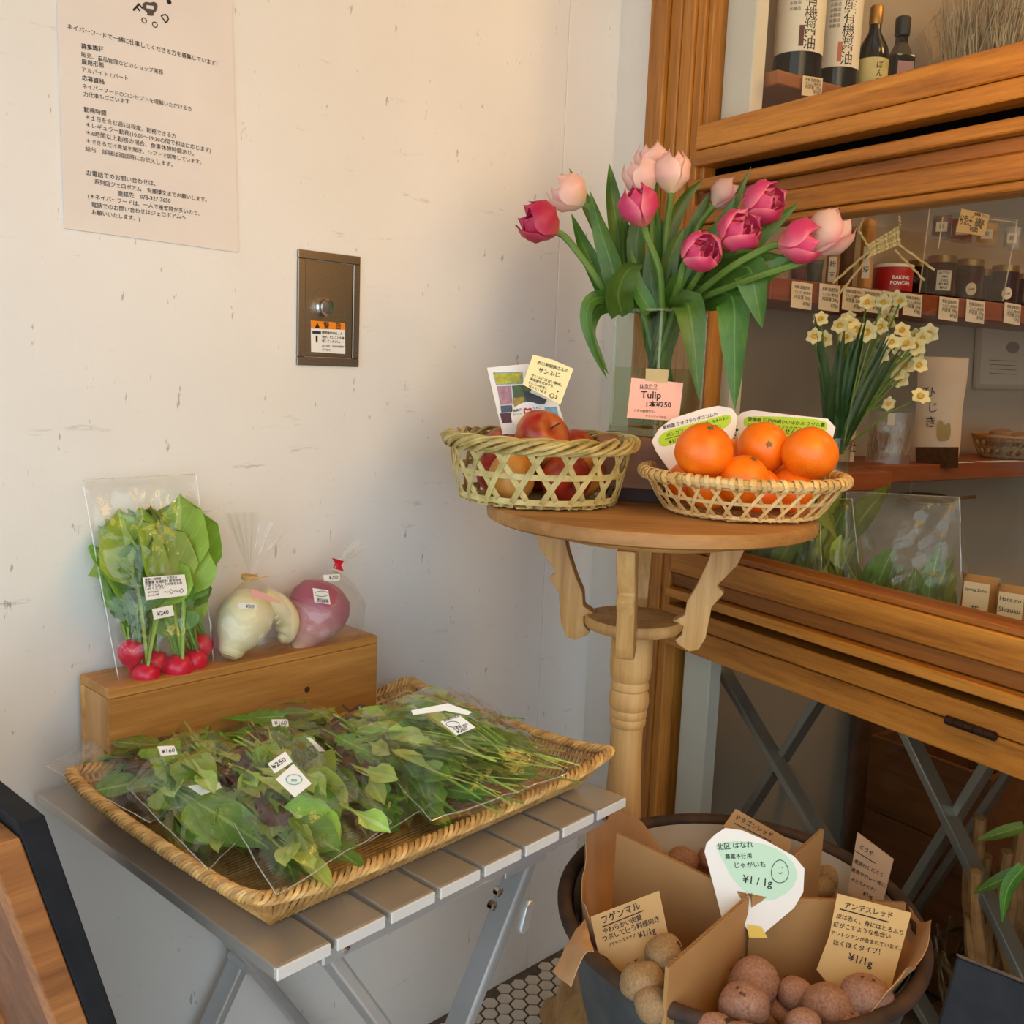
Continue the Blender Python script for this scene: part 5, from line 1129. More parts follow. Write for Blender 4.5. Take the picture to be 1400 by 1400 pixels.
db, dpl, nk = tied_bag('clear bag tied with straw over the white radish', [(292, 905), (395, 882), (398, 800), (296, 822)], (341, 789), [(306, 702), (352, 700), (394, 735)], .040, None, None, 3)
M_STRAW = plain('straw_tie', C(206, 172, 110), .7); inv = db.matrix_basis.inverted()
tl = MB()
for k in range(3): tl.tube([inv @ (nk+WD*(.0095*math.cos(q*.5236))+WN*(.0095*math.sin(q*.5236))+ZV*(.0015*k-.001+.001*math.sin(q))) for q in range(13)], .0009, 5)
tl.tube([inv @ (nk+WN*.01), inv @ (nk+WN*.014-WD*.018-ZV*.003)], .0008, 5); tl.tube([inv @ (nk+WN*.01), inv @ (nk+WN*.014+WD*.022+ZV*.002)], .0008, 5); tl.build('straw_tie', M_STRAW, db)
SD = Pl(wall_pt(0, .103, ZX), WN)
sticker(db, SD, Z10([(748, 616), (828, 622), (828, 645), (752, 642)]), [('¥205', z10(780, 638), z10(816, 640))]); sheet('pink_label', SD, Z10([(805, 555), (850, 570), (932, 610), (935, 622), (880, 608), (808, 590)]), plain('pink_label', C(232, 170, 160), .6), .0003, db, 0)
a = PD.un(402, 885)+WN*.008; b = PD.un(452, 800); M_, L = axis_lathe(None, a, b)
tn = thing('pink_turnip', 'pink and purple turnip in the red-taped bag, rightmost of the roots', 'vegetable', M_)
def turnmat():
    k = NT('turnip_skin'); n = k.noise(k.coord('Object', (1, 1, 5)), 22, 4); sp = k.n('ShaderNodeSeparateXYZ'); tcx = k.n('ShaderNodeTexCoord'); k.l(tcx.outputs['Object'], sp.inputs[0])
    f = k.math('ADD', k.math('MULTIPLY', sp.outputs[2], 11.0), k.math('MULTIPLY', n, .5)); k.base(k.ramp(f, [(.22, C(220, 186, 160)), (.5, C(206, 140, 140)), (.9, C(164, 84, 106))])); k.bump(n, .12, .001); return k.set(.45)
s = mpp(a); MB().lathe([(r*s, z*L) for r, z in [(5, -.06), (8, .0), (13, .07), (24, .2), (36, .36), (43, .55), (43, .72), (36, .88), (20, .98), (6, 1.0)]], 32).build('root', turnmat(), tn, angle=70)
tb, tpl, nk2 = tied_bag('clear bag closed with red tape over the pink turnip', [(390, 890), (490, 872), (492, 790), (396, 800)], (455, 779), [(474, 752), (490, 736), (503, 752)], .044, None, None, 8)
inv = tb.matrix_basis.inverted(); M_REDT = plain('red_tape', C(206, 24, 44), .35)
tq = [inv @ PD.un(*p)+(inv.to_3x3() @ WN)*.004 for p in ((455, 763), (466, 766), (462, 772), (466, 780), (456, 777), (459, 770))]
tm_ = MB(); nn = inv.to_3x3() @ WN
tm_.add([q+nn*.0035 for q in tq]+[q-nn*.006 for q in tq], [(0, 1, 2, 3, 4, 5), (11, 10, 9, 8, 7, 6)]+[(i, i+6, (i+1) % 6+6, (i+1) % 6) for i in range(6)]); tm_.build('red_tape', M_REDT, tb, smooth=False)
SN = Pl(wall_pt(0, .105, ZX), (WN+ZV*.1).normalized())
sticker(tb, SN, Z10([(1072, 553), (1140, 563), (1150, 625), (1080, 615)]), [('神戸の有機', z10(1090, 604), z10(1138, 611)), ('認定農産物', z10(1088, 613), z10(1140, 619))])
rule(tb, SN, [(z10(1110+30*math.cos(R(q)), 578+12*math.sin(R(q))), z10(1110+30*math.cos(R(q+30)), 578+12*math.sin(R(q+30)))) for q in range(0, 360, 30)], INK, .0006, .0014, 'round_stamp')
sticker(tb, SN, Z10([(1118, 497), (1190, 492), (1190, 520), (1122, 522)]), [('¥200', z10(1142, 516), z10(1182, 514))])
# ================================================================== inside the shop, behind the glass
M_SHELF = wood('red_brown_shelf', C(96, 40, 18), C(130, 62, 30), C(150, 80, 42), 1, 1.0, .45); M_SHELF2 = wood('brown_shelf', C(112, 60, 28), C(146, 84, 42), C(166, 104, 58), 1, 1.0, .5)
def shelf(label, z0, z1, m_, d0=.066): return tag(MB().b2(.1425, .300, d0, 2.4, z0, z1).build('wall_shelf', m_, None, smooth=False, bevel=.0015, M=WMW), label, 'shelf')
shelf('brown wooden wall shelf holding the bottles, high behind the glass', 1.507, 1.527, M_SHELF2); shelf('red-brown wall shelf of jars hung with price tags', 1.196, 1.230, M_SHELF, .085); shelf('red-brown lower wall shelf of dried goods', .905, .935, M_SHELF, .085)
PT3 = Pl(win_pt(.3035, 0, 0), WT)
def tagpaper(pl, x0, y0, x1, y1, label, cat='price tag', rows=3, grp='price tags on the jar shelf', slant=4, hd='¥'):
    o = tag(sheet('price_tag', pl, [(x0, y0), (x1, y0+slant), (x1-2, y1+slant), (x0-2, y1)], M_TAG, .0006), label, cat, grp)
    h = (y1-y0); w_ = x1-x0; rr = []
    for k in range(rows): yy = y0+h*(.26+.58*k/rows); rr.append((('有機 国産原料', 'てんさい糖使用', '内容量 200g', '¥680')[k % 4], (x0+w_*.1, yy), (x0+w_*.88, yy+slant*.8)))
    rr.append(('¥780', (x0+w_*.5, y0+h*.92), (x0+w_*.85, y0+h*.92+slant*.6))); write(o, pl, rr, INK_SOFT, lift=.0006, bold=.004); return o
M_TAG = plain('price_tag_paper', C(226, 206, 178), .7)
tg = [(1083, 384, 1111, 420, 'leftmost, below the dark spice packets'), (1121, 387, 1149, 423, 'second from the left on the jar shelf'), (1153, 391, 1180, 423, 'third from the left on the jar shelf'), (1179, 394, 1206, 425, 'left half of the pair below the red can'),
      (1207, 397, 1230, 430, 'below the red can, behind the top daffodil'), (1236, 400, 1261, 430, 'just right of the red can'), (1285, 405, 1311, 436, 'below the jar with the square label'), (1322, 409, 1347, 439, 'slanting one below the first oval-label jar'), (1374, 413, 1396, 441, 'rightmost one on the jar shelf')]
for x0, y0, x1, y1, lb in tg: tagpaper(PT3, x0, y0, x1, y1, 'cream price tag on the shelf edge, '+lb)
tagpaper(PT3, 1098, 103, 1125, 130, 'small price tag under the soy sauce bottles', grp='price tags on the bottle shelf')
# bottles
M_SOY = plain('dark_soy_glass', C(14, 9, 8), .08, spec=.3); M_LAB = plain('bottle_label', C(232, 222, 204), .6); M_LABY = plain('straw_label', C(206, 186, 128), .6, col2=C(180, 170, 100), scale=60); M_GOLD = plain('gold_cap', C(176, 128, 54), .35, .7); M_BLKC = plain('black_cap', C(20, 20, 20), .4)
def cyl_text(parent, r, items, mat, name='lettering', bold=.012):
    mb = MB()
    for ch, ang, z, size in items:
        me, x0, x1, h = glyphs(ch, bold)
        if me is None: continue
        xc = (x0+x1)/2; mb.add([((r)*math.cos(ang+(q.co.x-xc)*size/r), r*math.sin(ang+(q.co.x-xc)*size/r), z+q.co.y*size) for q in me.vertices], [tuple(p.vertices) for p in me.polygons]); bpy.data.meshes.remove(me)
    return mb.build(name, mat, parent, smooth=False)
def arc_label(parent, r, a0, a1, z0, z1, mat, name='label'):
    return MB().grid(lambda u, v: (r*math.cos(a0+(a1-a0)*u), r*math.sin(a0+(a1-a0)*u), z0+(z1-z0)*v), 20, 1).build(name, mat, parent)
def place_t(px, py, t, z): p = on_t(px, py, t); return V((p.x, p.y, z))
FA = math.atan2(-1, -.42)            # direction bottles' labels face, towards the street
def toface(p): return math.atan2(CO.y-p.y, CO.x-p.x)
for i, (cx, w_, chars) in enumerate(((1089, 65, '国産有機醤油'), (1143, 57, '国産有機醤油'))):
    p = place_t(cx, 100, .250-.012*i, 1.5275); r = w_/2*mpp(p); fa = toface(p)
    o = thing('soy_sauce_bottle', ('soy sauce bottle with a white calligraphy label, nearest the post', 'soy sauce bottle with a white calligraphy label, second from the post')[i], 'bottle', TM(p), 'large soy sauce bottles')
    MB().lathe([(r*.6, 0), (r*.94, .001), (r, .006), (r, .235), (r*.9, .262), (r*.42, .300), (r*.36, .340), (r*.36, .352)], 36).build('glass', M_SOY, o); MB().lathe([(r*.40, .334), (r*.42, .336), (r*.42, .366), (r*.30, .370)], 24).build('cap', M_BLKC, o)
    arc_label(o, r*1.006, fa-1.9, fa+1.9, .043, .230, M_LAB)
    cyl_text(o, r*1.012, [(c, fa+.42, .150-.0205*k, .022) for k, c in enumerate(chars)], INK, bold=.002)
    cyl_text(o, r*1.012, [('本醸造', fa-.25, .19-.008*k, .006) for k in range(12)], INK_SOFT, 'small_print', .0)
    MB().grid(lambda u, v: (r*1.010*math.cos(fa-.02+.20*u), r*1.010*math.sin(fa-.02+.20*u), .050+.030*v), 4, 1).build('seal', plain('seal_red', (C(150, 60, 40), C(196, 110, 70))[i] if i else C(96, 48, 40), .6), o)
p = place_t(1191, 104, .255, 1.5275); r = 21*mpp(p); fa = toface(p); o = thing('sauce_bottle', 'small bottle with gold cap and pictured straw label', 'bottle', TM(p))
MB().lathe([(r*.6, 0), (r, .004), (r, .072), (r*.9, .088), (r*.40, .112), (r*.36, .130)], 32).build('glass', M_SOY, o); MB().lathe([(r*.40, .124), (r*.42, .126), (r*.42, .150), (r*.36, .153)], 24).build('cap', M_GOLD, o)
arc_label(o, r*1.01, fa-1.6, fa+1.6, .006, .068, M_LABY); cyl_text(o, r*1.02, [(c, fa+.5, .052-.013*k, .012) for k, c in enumerate('ぽん酢')], INK)
p = place_t(1229, 96, .262, 1.5275); r = 17.5*mpp(p); o = thing('sauce_bottle', 'small dark square bottle with black cap', 'bottle', TM(p, toface(p)+.5) @ Matrix.Diagonal((1, 1, 1.22, 1)))
MB().b2(-r*.86, r*.86, -r*.86, r*.86, 0, .070).build('glass', M_SOY, o, bevel=.004, seg=2); MB().lathe([(r*.95, .070), (r*.5, .086), (r*.46, .098)], 4, M=Matrix.Rotation(R(45), 4, 'Z')).build('shoulder', M_SOY, o, angle=20); MB().lathe([(r*.56, .096), (r*.58, .098), (r*.58, .118), (r*.5, .120)], 24).build('cap', M_BLKC, o)
MB().b2(r*.865, r*.875, -r*.6, r*.7, .005, .060).build('label', plain('mauve_label', C(150, 110, 112), .6), o, smooth=False)
# dried grass bundle
M_DRY = plain('dried_grass', C(160, 140, 108), .8, col2=C(190, 170, 136), scale=30)
p0 = place_t(1345, 80, .262, 1.5275); gb = thing('dried_grass_bundle', 'shaggy bundle of dried grass on the bottle shelf', 'dried grass', TM(p0)); mb = MB(); rnd = random.Random(21)
for i in range(520):
    a = rnd.uniform(0, 6.28); rr = .055*math.sqrt(rnd.random()); x, y = rr*math.cos(a)*1.3, rr*math.sin(a); h = rnd.uniform(.10, .26); dx, dy = rnd.uniform(-.05, .05), rnd.uniform(-.05, .02)
    mb.tube([(x, y, .0), (x+dx*.3, y+dy*.3, h*.5), (x+dx, y+dy, h), (x+dx*1.5, y+dy*1.4, h*rnd.uniform(.75, 1.0))], [.0011, .0011, .0009, .0004], 4)
stuff(mb.build('grass_blades', M_DRY, gb)); MB().lathe([(.045, .04), (.047, .042), (.047, .048), (.045, .05)], 20).build('string', M_STRAW, gb)
# jars
M_JAM = plain('dark_jam_glass', C(52, 8, 8), .15, spec=.2); M_LID = plain('gold_lid', C(168, 132, 78), .3, .8); M_OVAL = plain('oval_label', C(222, 200, 164), .6)
jar_g = MB().lathe([(.015, 0), (.024, .002), (.026, .007), (.026, .058), (.0235, .065)], 28).mesh('glass', M_JAM); jar_l = MB().lathe([(.0235, .062), (.0252, .063), (.0252, .074), (.0238, .0755), (.002, .0755)], 28).mesh('lid', M_LID)
JR = [(1284, 400, .268, 1.0, 'jam jar with a square printed label'), (1322, 403, .272, 1.0, 'jam jar with an oval label, right of the square-label one'), (1371, 408, .275, .98, 'jam jar with an oval label behind the acrylic edge'), (1346, 402, .215, .95, 'plain dark jam jar behind the two oval-label ones'), (1256, 396, .215, .95, 'dark jam jar in the second row behind the red can'), (1398, 408, .25, .9, 'jam jar cut by the right edge of the picture')]
for i, (px, py, t, sc, lb) in enumerate(JR):
    p = place_t(px, py, t, 1.2305); fa = toface(p); o = thing('jam_jar', lb, 'jar', TM(p, 0, sc=sc*.97), 'jam jars on the shelf'); inst('glass', jar_g, o); inst('lid', jar_l, o)
    if i == 0:
        arc_label(o, .0264, fa-.25, fa+.75, .012, .048, M_LAB); cyl_text(o, .0267, [(s_, fa+.25, .041-.0065*k, .0062) for k, s_ in enumerate(('KOTSU', 'AMI', 'KURI', 'MUME', 'MASI'))], INK, bold=.02)
    elif i in (1, 2):
        MB().grid(lambda u, v: (.0264*math.cos(fa+.25+.36*(2*u-1)*math.sqrt(max(0, 1-(2*v-1)**2))), .0264*math.sin(fa+.25+.36*(2*u-1)*math.sqrt(max(0, 1-(2*v-1)**2))), .008+.024*v), 8, 12).build('oval_label', M_OVAL, o)
        cyl_text(o, .0267, [('JAM', fa+.25, .018, .006)], INK_SOFT)
p = place_t(1219, 396, .27, 1.2305); r = 26*mpp(p); fa = toface(p); o = thing('baking_powder_can', 'round red baking powder can with white lid', 'can', TM(p)); M_CAN = plain('red_can', C(168, 18, 22), .35)
MB().lathe([(r*.9, 0), (r, .001), (r, .040), (r*.98, .041)], 32).build('body', M_CAN, o); MB().lathe([(r*1.0, .0405), (r*1.02, .041), (r*1.02, .0455), (r*.9, .0465), (.002, .0465)], 32).build('lid', M_LAB, o)
cyl_text(o, r*1.01, [('BAKING', fa+.45, .020, .0085), ('POWDER', fa+.45, .011, .0085)], WHITE, bold=.02)
# packets, cards and ornament on the jar shelf
M_KPK = plain('kraft_packet', C(150, 106, 58), .6, col2=C(170, 126, 74), scale=20); M_CLR = film('packet_film', (.94, .92, .88, 1), .05, .05, 40, .6, .1)
def packet(px, y0, y1, w, t, mat, label, th=.010, rows=None, name='packet', cat='packet', zb=1.2305, lab=None, grp=None, col_=None):
    p = place_t(px, y1, t, zb); s = mpp(p); h = (y1-y0)*s; W = w*s; o = thing(name, label, cat, TM(p, toface(p)+math.pi/2), grp)
    def fn(sg):
        return lambda u, v: ((u-.5)*W*(1+.03*math.sin(9*v)), sg*th*(max(0, math.sin(math.pi*u))**.5)*(max(0, 1-v)**.45)+.0015*mnoise.noise(V((u*3, v*4, sg))), h*v)
    b_ = MB(); b_.grid(fn(1), 10, 12); b_.grid(fn(-1), 10, 12); b_.build('pouch', mat, o)
    if lab:
        x0, x1, z0, z1, lm, txt = lab; l_ = MB().b2(x0*W, x1*W, -th-.0022, -th-.0016, z0*h, z1*h).build('label', lm, o, smooth=False)
        for k, s_ in enumerate(txt):
            me, a, b, hh = glyphs(s_, .01)
            if me is None: continue
            lw = (x1-x0)*W*.8; q = min(lw/(b-a), (z1-z0)*h/(len(txt)+1)); mm = MB().add([(((x0+x1)/2*W+(v_.co.x-(a+b)/2)*q), -th-.0026, z0*h+(z1-z0)*h*(1-(k+.9)/(len(txt)+.4))+v_.co.y*q) for v_ in me.vertices], [tuple(f.vertices) for f in me.polygons]); bpy.data.meshes.remove(me); mm.build('lettering', INK_SOFT, o, smooth=False)
    return o
packet(1090, 352, 384, 24, .25, plain('dark_red_spice', C(76, 22, 18), .4), 'flat packet of dark red spice on the jar shelf'); packet(1112, 352, 386, 22, .25, plain('dark_green_spice', C(52, 50, 26), .4), 'flat packet of dark green spice on the jar shelf')
packet(1136, 322, 388, 16, .25, M_KPK, 'slim brown paper packet left of the ornament', lab=(-.3, .35, .1, .6, M_TAG, ('粉', '末'))); packet(1155, 310, 391, 18, .22, plain('brown_bag', C(104, 66, 34), .6), 'tall dark brown packet behind the ornament')
packet(1181, 300, 394, 18, .27, plain('amber_packet', C(190, 130, 56), .35), 'tall amber packet with a strip label', lab=(-.25, .3, .15, .6, M_TAG, ('麦', '芽')))
packet(1072, 356, 383, 18, .25, M_CLR, 'clear packet at the left end of the jar shelf')
PO = Pl(win_pt(.335, 0, 0), WT); orn = thing('bamboo_ornament', 'woven pale bamboo strip ornament with long splayed legs', 'ornament', PO.mat()); M_STRIP = canemat('ornament_strip', C(178, 164, 116), C(198, 186, 140), C(212, 202, 164))
def ostrip(p0, p1, w=.0042, h=0.0, name='strip'):
    a, b = V(PO.uv(*p0)).to_3d(), V(PO.uv(*p1)).to_3d(); a.z = b.z = h; d = (b-a); N = 8; pts = [a+d*(i/N)+ZV*(.0012*math.sin(i*2.4)) for i in range(N+1)]; MB().ribbon(pts, [(0, 0, 1)]*(N+1), w, .0008).build(name, M_STRIP, orn, smooth=False)
q0, q1, q2, q3 = V((1184, 336)), V((1229, 308)), V((1231, 334)), V((1188, 351))
for k in range(5): t = (k+.5)/5; ostrip(q0.lerp(q3, t), q1.lerp(q2, t), .0044, .0006*(k % 2))
for k in range(8): t = (k+.5)/8; ostrip(q0.lerp(q1, t), q3.lerp(q2, t), .0044, .001-.0006*(k % 2))
for p0, p1 in (((1186, 344), (1137, 387)), ((1190, 346), (1146, 402)), ((1222, 342), (1262, 383)), ((1226, 334), (1276, 369)), ((1186, 338), (1172, 314)), ((1172, 314), (1180, 298)), ((1229, 310), (1228, 294))): ostrip(p0, p1, .0038, .002, 'leg_strip')
M_ACR = film('clear_acrylic', (.96, .95, .92, 1), .015, .04, 1, 0, .02); M_ACE = plain('acrylic_edge', C(190, 174, 140), .25)
ac = thing('acrylic_case', 'clear acrylic display case around the jam jars', 'display case', PT3.mat()); PA = Pl(win_pt(.299, 0, 0), WT)
ia = ac.matrix_basis.inverted()
MB().prism([PA.uv(*p) for p in ((1258, 400), (1272, 286), (1392, 300), (1372, 412))], -.001, .0).build('front_pane', M_ACR, ac, smooth=False, M=ia @ PA.mat())
for p0, p1 in (((1257, 400), (1271, 286)), ((1371, 412), (1391, 300)), ((1283, 340), (1289, 296)), ((1353, 300), (1388, 304))):
    a, b = [V(PA.uv(*q)).to_3d() for q in (p0, p1)]; MB().tube([a, b], .0011, 6).build('edge', M_ACE, ac, M=ia @ PA.mat())
PH = Pl(win_pt(.312, 0, 0), WT); hc = tag(sheet('price_card', PH, [(1315, 285), (1353, 294), (1346, 323), (1307, 317)], plain('hanging_card', C(206, 172, 116), .7), .0006), 'tan printed price card hanging above the jam jars', 'card')
write(hc, PH, [('自家製 ジャム', (1332, 294), (1350, 298)), ('いちご  100g', (1313, 301), (1345, 306)), ('りんご  100g', (1312, 306), (1342, 311)), ('¥500', (1325, 316), (1336, 318))], INK, lift=.0006)
for i, (px, w_, y1, cc, lb) in enumerate(((1318, 26, 288, (170, 70, 40), 'orange-red sweet packet above the hanging card'), (1352, 24, 292, (210, 150, 50), 'yellow sweet packet above the acrylic case'), (1290, 24, 284, (120, 70, 60), 'dark sweet packet at the left above the case'), (1386, 20, 302, (190, 180, 170), 'clear packet with a red mark at the right above the case'))):
    packet(px, y1-32, y1, w_, .27, plain('sweet_wrapper', C(*cc), .25, col2=C(*[int(q*.6) for q in cc]), scale=50), lb, .008, name='sweet_packet', zb=1.331, lab=(-.3, .3, .3, .7, M_TAG, ('飴',)))
tag(MB().b2(.16, .298, .30, 1.6, 1.324, 1.330).build('clear_shelf', M_ACR, None, smooth=False, M=WMW), 'clear acrylic shelf above the jam jars', 'shelf')
# lower shelf: daffodils, seaweed pouch, stalks, small basket, packs
M_DCR = plain('daffodil_petal', C(236, 222, 160), .5, col2=C(242, 232, 190), scale=30); M_DYE = plain('daffodil_cup', C(228, 186, 70), .5); M_DLEAF = leafmat('daffodil_leaf', C(34, 66, 28), C(50, 84, 38), C(66, 98, 50), .4, .2, veinw=.02, hue=.02)
pet = MB().grid(lambda u, v: ((u-.5)*2*.0066*(math.sin(math.pi*min(1, v*.86+.14))**.8), .0155*v, .002*math.sin(3*v)), 4, 6).mesh('petal', M_DCR, angle=80); cup = MB().lathe([(.0022, 0), (.0042, .003), (.0056, .0075), (.0050, .0078), (.0036, .004), (.001, .002)], 14).mesh('cup', M_DYE)
DPL = Pl(win_pt(.375, 0, 0), WT); foot = DPL.un(1140, 612)
FL = [(420, 690), (385, 765), (480, 712), (545, 775), (612, 690), (625, 745), (692, 600), (800, 588), (680, 722), (772, 690), (735, 772), (842, 745), (932, 772), (722, 832), (800, 835), (858, 852), (902, 912), (832, 980), (785, 955), (765, 1090), (825, 1060), (460, 785)]
rq = random.Random(77); FL += [(x+rq.uniform(-45, 45), y+rq.uniform(-40, 40)) for x, y in FL[3:17]]
rnd = random.Random(9); mid = DPL.un(1165, 520)
for i, (x, y) in enumerate(FL):
    c_ = DPL.un(1000+x/3.5, 240+y/3.5)+WT*rnd.uniform(-.02, .03); dr = ((CO-c_).normalized()+V((rnd.uniform(-.7, .7), rnd.uniform(-.3, .3), rnd.uniform(-.5, .6)))).normalized()
    ro = ('top', 'upper', 'middle', 'right', 'low')[min(4, int((y-580)/105))]
    M_ = Matrix.Translation(c_) @ dr.to_track_quat('Z', 'Y').to_matrix().to_4x4(); o = thing('daffodil', 'small cream and yellow daffodil in the bunch behind the glass', 'daffodil', M_, 'daffodils in the bunch behind the glass'); sc = rnd.uniform(.85, 1.2)
    for k in range(6): inst('petal', pet, o, Matrix.Rotation(R(60*k), 4, 'Z') @ Matrix.Rotation(R(14+8*(k % 2)), 4, 'X') @ Matrix.Scale(sc, 4))
    inst('cup', cup, o, Matrix.Scale(sc*.8, 4)); inv = M_.inverted(); ft = foot+V((rnd.uniform(-.012, .012), rnd.uniform(-.01, .01), rnd.uniform(-.01, .01))); MB().tube([inv @ ft, inv @ (ft.lerp(c_, .6)+ZV*.01), inv @ (c_-dr*.004)], .0016, 5).build('stem', M_TSTEM, o)
    if i < 18:
        tx, ty = rnd.uniform(1098, 1225), rnd.uniform(415, 470); tp = DPL.un(tx, ty+max(0, tx-1170)*.9)+WT*rnd.uniform(-.01, .04); strap([ft, ft.lerp(tp, .5)+WI*rnd.uniform(-.006, .006), tp], .0125, o, M_DLEAF, rnd.uniform(-.5, .5), .3, side=(.5, .8, 0))
jb = on_t(1140, 618, .352); M_JG = film('jar_glass', (.90, .93, .90, 1), .01, .05, 1, 0, .0)
dj = thing('glass_jar', 'clear glass jar holding the daffodil stems', 'jar', TM((foot.x, foot.y, .9355))); MB().lathe([(.01, 0), (.024, .001), (.025, .006), (.025, .055), (.024, .056), (.0235, .006), (.005, .004)], 24, caps=False).build('glass', M_JG, dj)
o = tag(MB().b2(.300, .372, .10, .32, .905, .9349).build('wall_shelf', M_SHELF, None, smooth=False, bevel=.0015, M=WMW), 'short projecting shelf board under the daffodils', 'shelf')
def zp4(x, y): return (1000+x/3.5, 240+y/3.5)
PLS = Pl(win_pt(.29, 0, 0), WT); sg_ = tag(sheet('shelf_sign', PLS, [zp4(*q) for q in ((600, 1160), (585, 1370), (498, 1368), (505, 1270))], plain('sign_card', C(206, 176, 140), .7), .0008), 'tan card with brown lettering beside the daffodil leaves', 'sign')
write(sg_, PLS, [('杜', zp4(557, 1318), zp4(594, 1320), .02)], plain('brown_print', C(92, 34, 22), .7), lift=.0006)
packet(1275, 505, 648, 60, .28, plain('seaweed_pouch', C(198, 166, 134), .5, col2=C(206, 176, 146), scale=10), 'standing pouch of hijiki seaweed with brushed lettering', .016, name='seaweed_pouch', cat='pouch', zb=.9355)
hp_ = bpy.data.objects['seaweed_pouch']; hm = hp_.matrix_basis; s = mpp(hm.translation)
Ph = Pl(hm.translation+(hm.to_3x3() @ V((0, -1, 0)))*.019, hm.to_3x3() @ V((0, -1, 0)))
write(hp_, Ph, [('ひ', zp4(915, 1062), zp4(975, 1062), .0), ('じ', zp4(945, 1130), zp4(985, 1130), .0), ('き', zp4(930, 1200), zp4(975, 1200), .01)], INK, lift=.0)
sheet('gold_mark', Ph, [zp4(*q) for q in ((985, 1180), (1005, 1165), (1020, 1200), (1048, 1175), (1050, 1250), (1030, 1272), (985, 1268))], plain('gold_print', C(150, 120, 40), .5), .0003, hp_, .0, 1)
sheet('pouch_window', Ph, [zp4(*q) for q in ((880, 1300), (1088, 1300), (1085, 1400), (885, 1400))], plain('dark_contents', C(36, 24, 14), .9, col2=C(70, 50, 30), scale=120, spec=.1), .0003, hp_, -.0004)
# bag of dried stalks
p = place_t(1213, 634, .27, .9355); o = thing('dried_stalks_pack', 'clear pack of dried brown stalks on the lower shelf', 'pack', TM(p, toface(p)+math.pi/2)); s = mpp(p); mb = MB(); rnd = random.Random(4)
for i in range(60):
    x = rnd.uniform(-24, 24)*s; z = rnd.uniform(0, 30)*s; a = rnd.uniform(-.5, .5); mb.tube([(x, rnd.uniform(-.012, .012), z+.002), (x+.02*math.sin(a), rnd.uniform(-.012, .012), z+.032*math.cos(a))], .0009, 4)
stuff(mb.build('stalks', plain('dry_stalk', C(120, 84, 46), .7, col2=C(164, 124, 74), scale=200), o)); cw = 28*s; ch = 70*s
mb = MB(); [mb.grid(lambda u, v, g=g: ((u-.5)*2*cw, g*.016*math.sin(math.pi*u)**.5, ch*v), 10, 8) for g in (1, -1)]; mb.build('bag_film', M_CLR, o); MB().b2(-.006, .006, -.018, -.0172, ch*.75, ch*.98).build('paper_tab', M_TAG, o, smooth=False)
# small basket with contents
p = place_t(1376, 622, .235, .9355); bb = thing('small_basket', 'small dark bamboo basket at the right end of the lower shelf', 'basket', TM(p)); hexbasket(bb, .050, .066, .042, 20, (.006, .022, .038), .0036, .001, canemat('dark_bamboo', C(96, 70, 32), C(124, 94, 48), C(146, 114, 62)))
MB().tube([(.066*math.cos(R(a)), .066*math.sin(R(a)), .044) for a in range(0, 360, 10)], .0034, 6, closed=True).build('rim', M_KPK, bb)
for i, (dx, dy, rr) in enumerate(((-.020, -.012, .030), (.026, .0, .026), (0, .026, .028))):
    tag(MB().lathe([(.002, 0), (rr*.8, .002), (rr, .010), (rr*.85, .020), (rr*.3, .026), (.001, .0265)], 20).build('rice_cake', plain('toasted_cake', C(134, 88, 46), .6, col2=C(158, 112, 64), scale=40), None, M=TM(p+V((dx, dy, .024+.004*i)))), ('round brown cake at the left in the small shelf basket', 'round brown cake at the right in the small shelf basket', 'round brown cake at the back in the small shelf basket')[i], 'cake', 'cakes in the small shelf basket')
for i, (x0, x1, lb) in enumerate(((1306, 1332, 'pale paper slip lying left on the lower shelf edge'), (1345, 1378, 'pale paper slip lying before the small basket'), (1378, 1400, 'yellowish paper slip at the right on the lower shelf edge'))):
    a = place_t(x0, 632, .298, .936); b = place_t(x1, 634, .302, .936); d = (b-a); n_ = -WT*.018; tag(MB().add([a, b, b+n_, a+n_, a+ZV*.0006, b+ZV*.0006, b+n_+ZV*.0006, a+n_+ZV*.0006], [(3, 2, 1, 0), (4, 5, 6, 7), (0, 1, 5, 4), (1, 2, 6, 5), (2, 3, 7, 6), (3, 0, 4, 7)]).build('paper_slip', M_TAG, None, smooth=False), lb, 'paper', 'paper slips on the lower shelf')
# packs behind the oranges
packet(1040, 508, 560, 30, .22, M_KPK, 'brown pack with faint print behind the right tulip leaf', zb=.9355); packet(1075, 498, 566, 34, .21, plain('tan_pack', C(160, 120, 82), .6), 'tall tan pack behind the white card', zb=.9355, lab=(-.3, .35, .55, .9, M_TAG, ('玄米', '粉'))); packet(1085, 546, 572, 22, .27, M_TAG, 'small cream pack left of the daffodil leaves', zb=.9355)
packet(1034, 536, 572, 34, .27, plain('navy_pouch', C(24, 30, 56), .5), 'navy pouch just above the white cards', zb=.9355); packet(1000, 534, 574, 20, .27, plain('navy_pouch_dark', C(20, 24, 44), .5), 'navy pouch half hidden behind the drooping tulip leaf', zb=.9355)
packet(1062, 530, 570, 22, .262, M_CLR, 'clear pack of pale beans beside the navy pouch', zb=.9355)
